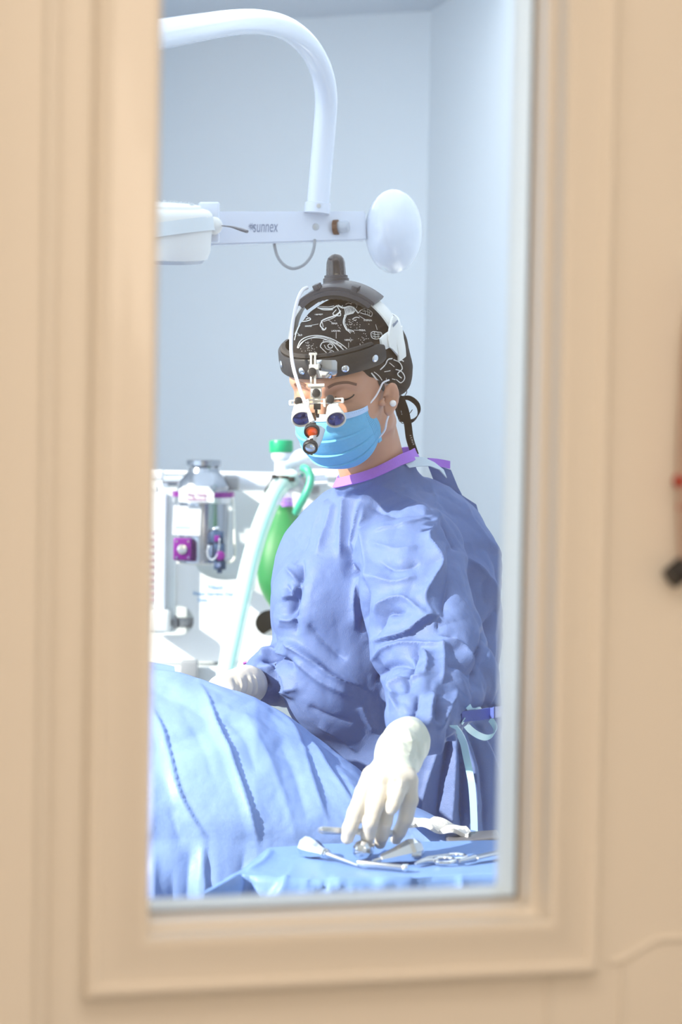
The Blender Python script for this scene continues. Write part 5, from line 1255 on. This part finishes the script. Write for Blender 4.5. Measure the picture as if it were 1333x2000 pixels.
for i, u in enumerate(U):
    k = 0
    for j in range(VN0):       # falls away behind the ridge
        f = 1 - j / VN0; p = P(u, ry[i], rd[i]); p = p + np.array([0, .10 * f ** .7, -.16 * f ** 1.6]); pts[i, k] = p; PXG[i, k] = u; PYG[i, k] = ry[i] - 12 * f; k += 1
    for j in range(VN1):
        f = j / (VN1 - 1); dd = rd[i] + (bd[i] - rd[i]) * math.sin(f * math.pi / 2) ** 1.1; yy = ry[i] + (by2[i] - ry[i]) * (.42 * f + .58 * (1 - math.cos(f * math.pi / 2)))
        pts[i, k] = P(u, yy, dd); PXG[i, k] = u; PYG[i, k] = yy; k += 1
    for j in range(1, VN2 + 1):
        f = j / VN2; p = P(u + (14 * f if u < 310 else -10 * f * math.exp(-((u - 400) / 60) ** 2)), by2[i], bd[i]); p = p + np.array([0, -.016 * min(1, f * 8), -.50 * f]); pts[i, k] = p; PXG[i, k] = u; PYG[i, k] = by2[i] + 700 * f; k += 1
n_ = np.cross(np.gradient(pts, axis=0), np.gradient(pts, axis=1)); n_ /= np.linalg.norm(n_, axis=2, keepdims=True)
if n_[100, 60] @ BACK < 0: n_ = -n_
Ls = [('s', 5, .011, [(508, 1648), (482, 1560), (448, 1470), (396, 1344)]), ('s', 5, .009, [(412, 1650), (372, 1590), (348, 1540), (322, 1440), (298, 1385)]), ('r', 18, .006, [(470, 1385), (520, 1470), (556, 1560), (578, 1640)]), ('v', 16, .005, [(545, 1440), (580, 1520), (600, 1600)]),
      ('s', 7, .006, [(640, 1600), (612, 1520), (590, 1450), (560, 1400)]), ('s', 6, .006, [(690, 1570), (640, 1500), (608, 1440)]), ('v', 18, .006, [(440, 1400), (480, 1450), (505, 1520)]), ('v', 18, .004, [(350, 1380), (392, 1450), (430, 1560)]), ('r', 20, .004, [(330, 1360), (420, 1380), (520, 1420)]),
      ('r', 12, .006, [(300, 1500), (300, 1580), (292, 1640)]), ('v', 12, .005, [(330, 1570), (345, 1620), (352, 1650)]), ('r', 7, .008, [(395, 1655), (392, 1720), (398, 1800), (400, 1950)]), ('v', 18, .012, [(372, 1655), (370, 1740), (372, 1900)]), ('s', 6, .010, [(412, 1900), (408, 1800), (405, 1720), (398, 1650)]),
      ('v', 18, .012, [(340, 1700), (338, 1800), (335, 1900)]), ('r', 14, .012, [(300, 1660), (305, 1760), (312, 1900)]), ('v', 14, .010, [(480, 1660), (470, 1760), (470, 1900)]), ('r', 12, .007, [(430, 1700), (432, 1800), (430, 1900)]), ('r', 14, .008, [(520, 1690), (524, 1800)]), ('r', 9, .004, [(660, 1500), (700, 1560), (760, 1620)])]
fx, fy = PXG.ravel(), PYG.ravel(); D = strokes(fx, fy, [(k, w, a * (.75 if k == 's' else .6), p) for k, w, a, p in Ls])
flat = pts.reshape(-1, 3); D += (crease(flat * np.array([7, 7, 6])) - .3) * .011 + (crease(flat * 22) - .3) * .0025
pts = pts + n_ * D.reshape(pts.shape[:2])[..., None]
for _ in range(1):
    q = pts.copy(); q[1:-1, 1:-1] = .5 * pts[1:-1, 1:-1] + .125 * (pts[:-2, 1:-1] + pts[2:, 1:-1] + pts[1:-1, :-2] + pts[1:-1, 2:]); pts = q
t = MB(); t.grid(pts, .0012); t.build('patient_drape', 'drape', None, sharp=80, label='large sky blue sterile drape spread over the patient in front of the surgeon', cat='drape')
# second fold of drape standing behind at the left
t = MB(); G = []
for i in range(20):
    f = i / 19; x = 200 + 140 * f; y = 1286 + 6 * math.sin(f * 4) + (24 * max(0, f - .55) * 2); 
    G.append([P(x, y + 40, 3.69), P(x, y + 12, 3.685), P(x, y, 3.675), P(x + 2, y + 10, 3.66), P(x + 3, y + 60, 3.65), P(x + 3, y + 130, 3.65)])
G = [spline(g, 4) for g in G]; t.grid(G, .0012); t.build('folded_drape', 'drape', None, label='blue drape end folded up behind the main drape at far left', cat='drape')

# ================================================================== INSTRUMENT TRAY
TZ = P(740, 1668, 3.1)[2]
def TP(px, py, h=0.0):    # point on (or h above) the tray under a pixel
    o = np.array(CAM_LOC); d = P(px, py, 1) - o; s = (TZ + h - o[2]) / d[2]; return o + d * s
ms = thing('instrument_stand', (.12, 3.10, 0), 'steel instrument stand under the small draped tray', 'stand')
t = MB(); t.box((.165, 3.095, TZ - .016), (.40, .15, .012), None, .004); t.build('tray', 'steel', ms)
t = MB(); t.tube([(.165, 3.10, .05), (.165, 3.10, TZ - .022)], .014, 20); t.build('pole', 'steel', ms)
t = MB(); t.box((.165, 3.10, .025), (.06, .5, .03), None, .008); t.box((.165, 3.10, .025), (.42, .06, .03), None, .008); t.build('foot', 'steel', ms)
U = np.linspace(400, 1060, 150); G = np.zeros((150, 90, 3)); PX2 = np.zeros((150, 90)); PY2 = np.zeros((150, 90))
for i, u in enumerate(U):
    yb = np.interp(u, [400, 470, 525, 640, 1060], [1740, 1702, 1657, 1649, 1640]); yf = np.interp(u, [400, 470, 500, 600, 760, 900, 1060], [1745, 1709, 1712, 1718, 1716, 1710, 1705])
    yf = max(yf, yb + 3)
    for j in range(90):
        if j < 40: 
            f = j / 39; p = TP(u, yb + (yf - yb) * f); py_ = yb + (yf - yb) * f
        else:
            f = (j - 39) / 50; p = TP(u - 30 * f * math.exp(-((u - 430) / 60) ** 2), yf) + np.array([0, -.02 * min(1, f * 5), -.36 * f]); py_ = yf + 560 * f
        G[i, j] = p; PX2[i, j] = u; PY2[i, j] = py_
n_ = np.cross(np.gradient(G, axis=0), np.gradient(G, axis=1)); n_ /= np.linalg.norm(n_, axis=2, keepdims=True)
if n_[70, 20] @ np.array([0, 0, 1]) < 0: n_ = -n_
Ls = [('r', 8, .010, [(470, 1712), (452, 1760), (430, 1850)]), ('v', 8, .012, [(490, 1715), (478, 1780), (462, 1860)]), ('s', 8, .010, [(560, 1712), (545, 1740), (500, 1790)]), ('r', 9, .010, [(640, 1722), (700, 1745), (780, 1800)]), ('v', 8, .010, [(600, 1725), (640, 1760), (680, 1850)]), ('s', 7, .008, [(660, 1760), (640, 1735), (600, 1722)]), ('r', 8, .008, [(730, 1725), (790, 1740), (860, 1800)]), ('v', 8, .008, [(800, 1722), (850, 1750), (900, 1850)]), ('r', 9, .008, [(900, 1715), (905, 1780)]), ('r', 6, .004, [(530, 1660), (515, 1685), (480, 1705)])]
D = strokes(PX2.ravel(), PY2.ravel(), Ls); fl = G.reshape(-1, 3); D += (crease(fl * 11) - .3) * .006 * np.clip((PY2.ravel() - 1700) / 40, .12, 1) + (crease(fl * 26) - .3) * .002 * np.clip((PY2.ravel() - 1700) / 40, .3, 1)
G = G + n_ * D.reshape(150, 90)[..., None]; t = MB(); t.grid(G, .001); td = t.build('tray_drape', 'drapel', None, sharp=80, label='smaller blue sterile drape covering the instrument tray in the foreground', cat='drape')
TB = bvh_of(np.array(t.v), t.f)
def rest(px, py): 
    l, n = hit(TB, px, py); return np.array(l) if l is not None else TP(px, py)
def instrument(name, px0, px1, prof, label, cat, group='steel instruments on the tray', lift=None, seg=28, m='steel'):
    """turned metal tool lying from px0 to px1; prof = (fraction, radius)"""
    a, b = rest(*px0), rest(*px1); r0 = max(r for f, r in prof[:len(prof) // 2]); r1 = max(r for f, r in prof[len(prof) // 2:])
    a = a + ZUP * (lift[0] if lift else prof[0][1] + .002); b = b + ZUP * (lift[1] if lift else prof[-1][1] + .002); L = np.linalg.norm(b - a)
    root = thing(name, (a[0], a[1], min(a[2], b[2])), label, cat, group); return root, a, (b - a) / L, L
r, a, ax_, L = instrument('bone_elevator', (592, 1672), (700, 1697), [(0, .012), (1, .002)], 'pear-handled steel elevator lying leftmost on the tray drape', 'surgical instrument', lift=(.014, .004))
t = MB(); t.lathe(a, ax_, [(-.002, .004), (0, .009), (.004, .0128), (.012, .0138), (.022, .0122), (.034, .0080), (.040, .0062), (.0405, .0072), (.044, .0072), (.0445, .0055), (.048, .0062), (.0485, .0045)], 8); t.build('handle', 'chrome', r, sharp=25)
t = MB(); t.lathe(a, ax_, [(.046, .0042), (.056, .0030), (.075, .0024), (L, .0016)], 16); t.build('shank', 'steel', r)
r, a, ax_, L = instrument('ball_handle_elevator', (708, 1683), (733, 1662), [(0, .012), (1, .004)], 'round-ended steel tool pointing away just left of the gloved fingertips', 'surgical instrument', lift=(.015, .010))
t = MB(); t.lathe(a, ax_, [(-.012, .003), (-.011, .0075), (-.006, .0118), (.001, .0132), (.012, .0128), (.030, .0095), (.045, .006)], 10); t.build('handle', 'chrome', r, sharp=25)
t = MB(); t.lathe(a, ax_, [(.044, .0045), (.06, .0028), (L, .002)], 16); t.build('shank', 'steel', r)
r, a, ax_, L = instrument('large_elevator', (806, 1686), (728, 1692), [(0, .014), (1, .003)], 'largest steel elevator with a faceted bulb end right of the fingers', 'surgical instrument', lift=(.016, .006))
t = MB(); t.lathe(a, ax_, [(-.012, .004), (-.011, .010), (-.005, .0145), (.003, .0158), (.009, .0150), (.026, .0100), (.042, .0065), (.046, .005)], 8); t.build('handle', 'chrome', r, sharp=25)
t = MB(); t.lathe(a, ax_, [(.044, .005), (L * .8, .003), (L, .002)], 16); t.build('shank', 'steel', r)
r, a, ax_, L = instrument('scalpel_handle', (698, 1697), (790, 1704), [(0, .003), (1, .003)], 'slim straight steel handle lying nearest the front of the tray', 'surgical instrument', lift=(.008, .006))
t = MB(); t.box(a + ax_ * L / 2, (L, .009, .006), (ax_, np.cross(ZUP, ax_), ZUP), .0015); t.build('handle', 'steel', r)
t = MB(); t.lathe(a + ax_ * (L - .002), ax_, [(0, .0045), (.003, .0052), (.006, .0052), (.007, .004)], 16); t.build('end_ring', 'chrome', r)
# ringed forceps
a, b = rest(838, 1692), rest(905, 1684); root = thing('ring_forceps', a, 'steel ring-handled forceps lying right of the large bulb elevator', 'surgical instrument', 'steel instruments on the tray')
for cxp, cyp in ((868, 1690), (890, 1683)):
    t = MB(); c = rest(cxp, cyp) + ZUP * .006; pts_ = [c + RIGHT * .0135 * math.cos(k * math.pi / 12) + np.array([0, 1, .15]) * .010 * math.sin(k * math.pi / 12) for k in range(25)]; t.tube(pts_, .0026, 10, cap=False); t.build('finger_ring', 'chrome', root)
t = MB(); t.tube([rest(856, 1690) + ZUP * .006, rest(832, 1691) + ZUP * .006, rest(812, 1695) + ZUP * .005], [.0026, .003, .0018], 10); t.tube([rest(877, 1681) + ZUP * .007, rest(836, 1689) + ZUP * .008, rest(814, 1693) + ZUP * .005], [.0026, .003, .0018], 10); t.build('shank', 'steel', root)
r, a, ax_, L = instrument('flat_retractor', (898, 1692), (1000, 1674), [(0, .003), (1, .003)], 'long dull steel blade at the right end of the tray', 'surgical instrument', lift=(.006, .010))
t = MB(); t.box(a + ax_ * L * .65, (L * .75, .014, .003), (ax_, np.cross(ZUP, ax_), ZUP), .0012); t.build('blade', 'steel', r)
t = MB(); t.tube([a, a + ax_ * L * .3], [.0022, .004], 12); t.build('tang', 'steel', r)
# instrument held between thumb and fingers
hi_ = thing('held_elevator', P(700, 1624, HD_ - .02), 'flat grey steel handle held between the gloved thumb and fingers', 'surgical instrument')
a, b = P(626, 1621, HD_ - .018), P(768, 1628, HD_ + .012); ax_ = (b - a) / np.linalg.norm(b - a); L = np.linalg.norm(b - a)
t = MB(); bm = bmesh.new(); t.box((a + b) / 2, (L, .0095, .0055), (ax_, np.cross(BACK, ax_), BACK), .0022); t.build('handle', 'steel', hi_)
t = MB(); t.tube([a + ax_ * .002, a - ax_ * .003], [.0045, .0028], 12); t.build('end_cap', 'steel', hi_)
# gauze and dark plate at the surgeon's side
t = MB(); G = []
for i in range(26):
    f = i / 25; row = []
    for j in range(10):
        g = j / 9; x = 792 + 122 * f; y0 = 1597 + 22 * f + 5 * math.sin(f * 9); y1 = 1612 + 24 * f + 4 * math.sin(f * 13 + 1)
        row.append(P(x, y0 + (y1 - y0) * g, 3.335 - .04 * g + .006 * math.sin(f * 17 + g * 5)))
    G.append(row)
t.grid(G, .006); t.build('gauze_sheet', 'gauze', None, label='crumpled white gauze strip on the blue drape right of the glove', cat='gauze')
t = MB(); a, b = P(872, 1640, 3.30), P(975, 1632, 3.32); t.box((a + b) / 2 + np.array([0, 0, -.001]), (np.linalg.norm(b - a), .06, .009), ((b - a), np.array([0, 1, 0]), np.array([0, 0, 1])), .003)
t.build('metal_dish', 'lever', None, label='flat dark metal plate edge between gauze and tray drape', cat='dish')
# clear pouch behind the right-hand glove
t = MB(); t.ell(P(500, 1308, 3.80), (.018, .02, .016), None, 20, 12); V_ = np.array(t.v); V_ += (crease(V_ * 45) - .3)[:, None] * .008; t.v = [tuple(x) for x in V_]; 
pou = t.build('clear_pouch', 'clear', None, label='small crumpled clear pouch with mauve rim beside the far sleeve', cat='pouch')
t = MB(); t.tube(spline(PL([(476, 1296, 3.79), (490, 1292, 3.785), (508, 1292, 3.785)]), 5), .0022, 8); t.build('pouch_rim', 'purple', pou)
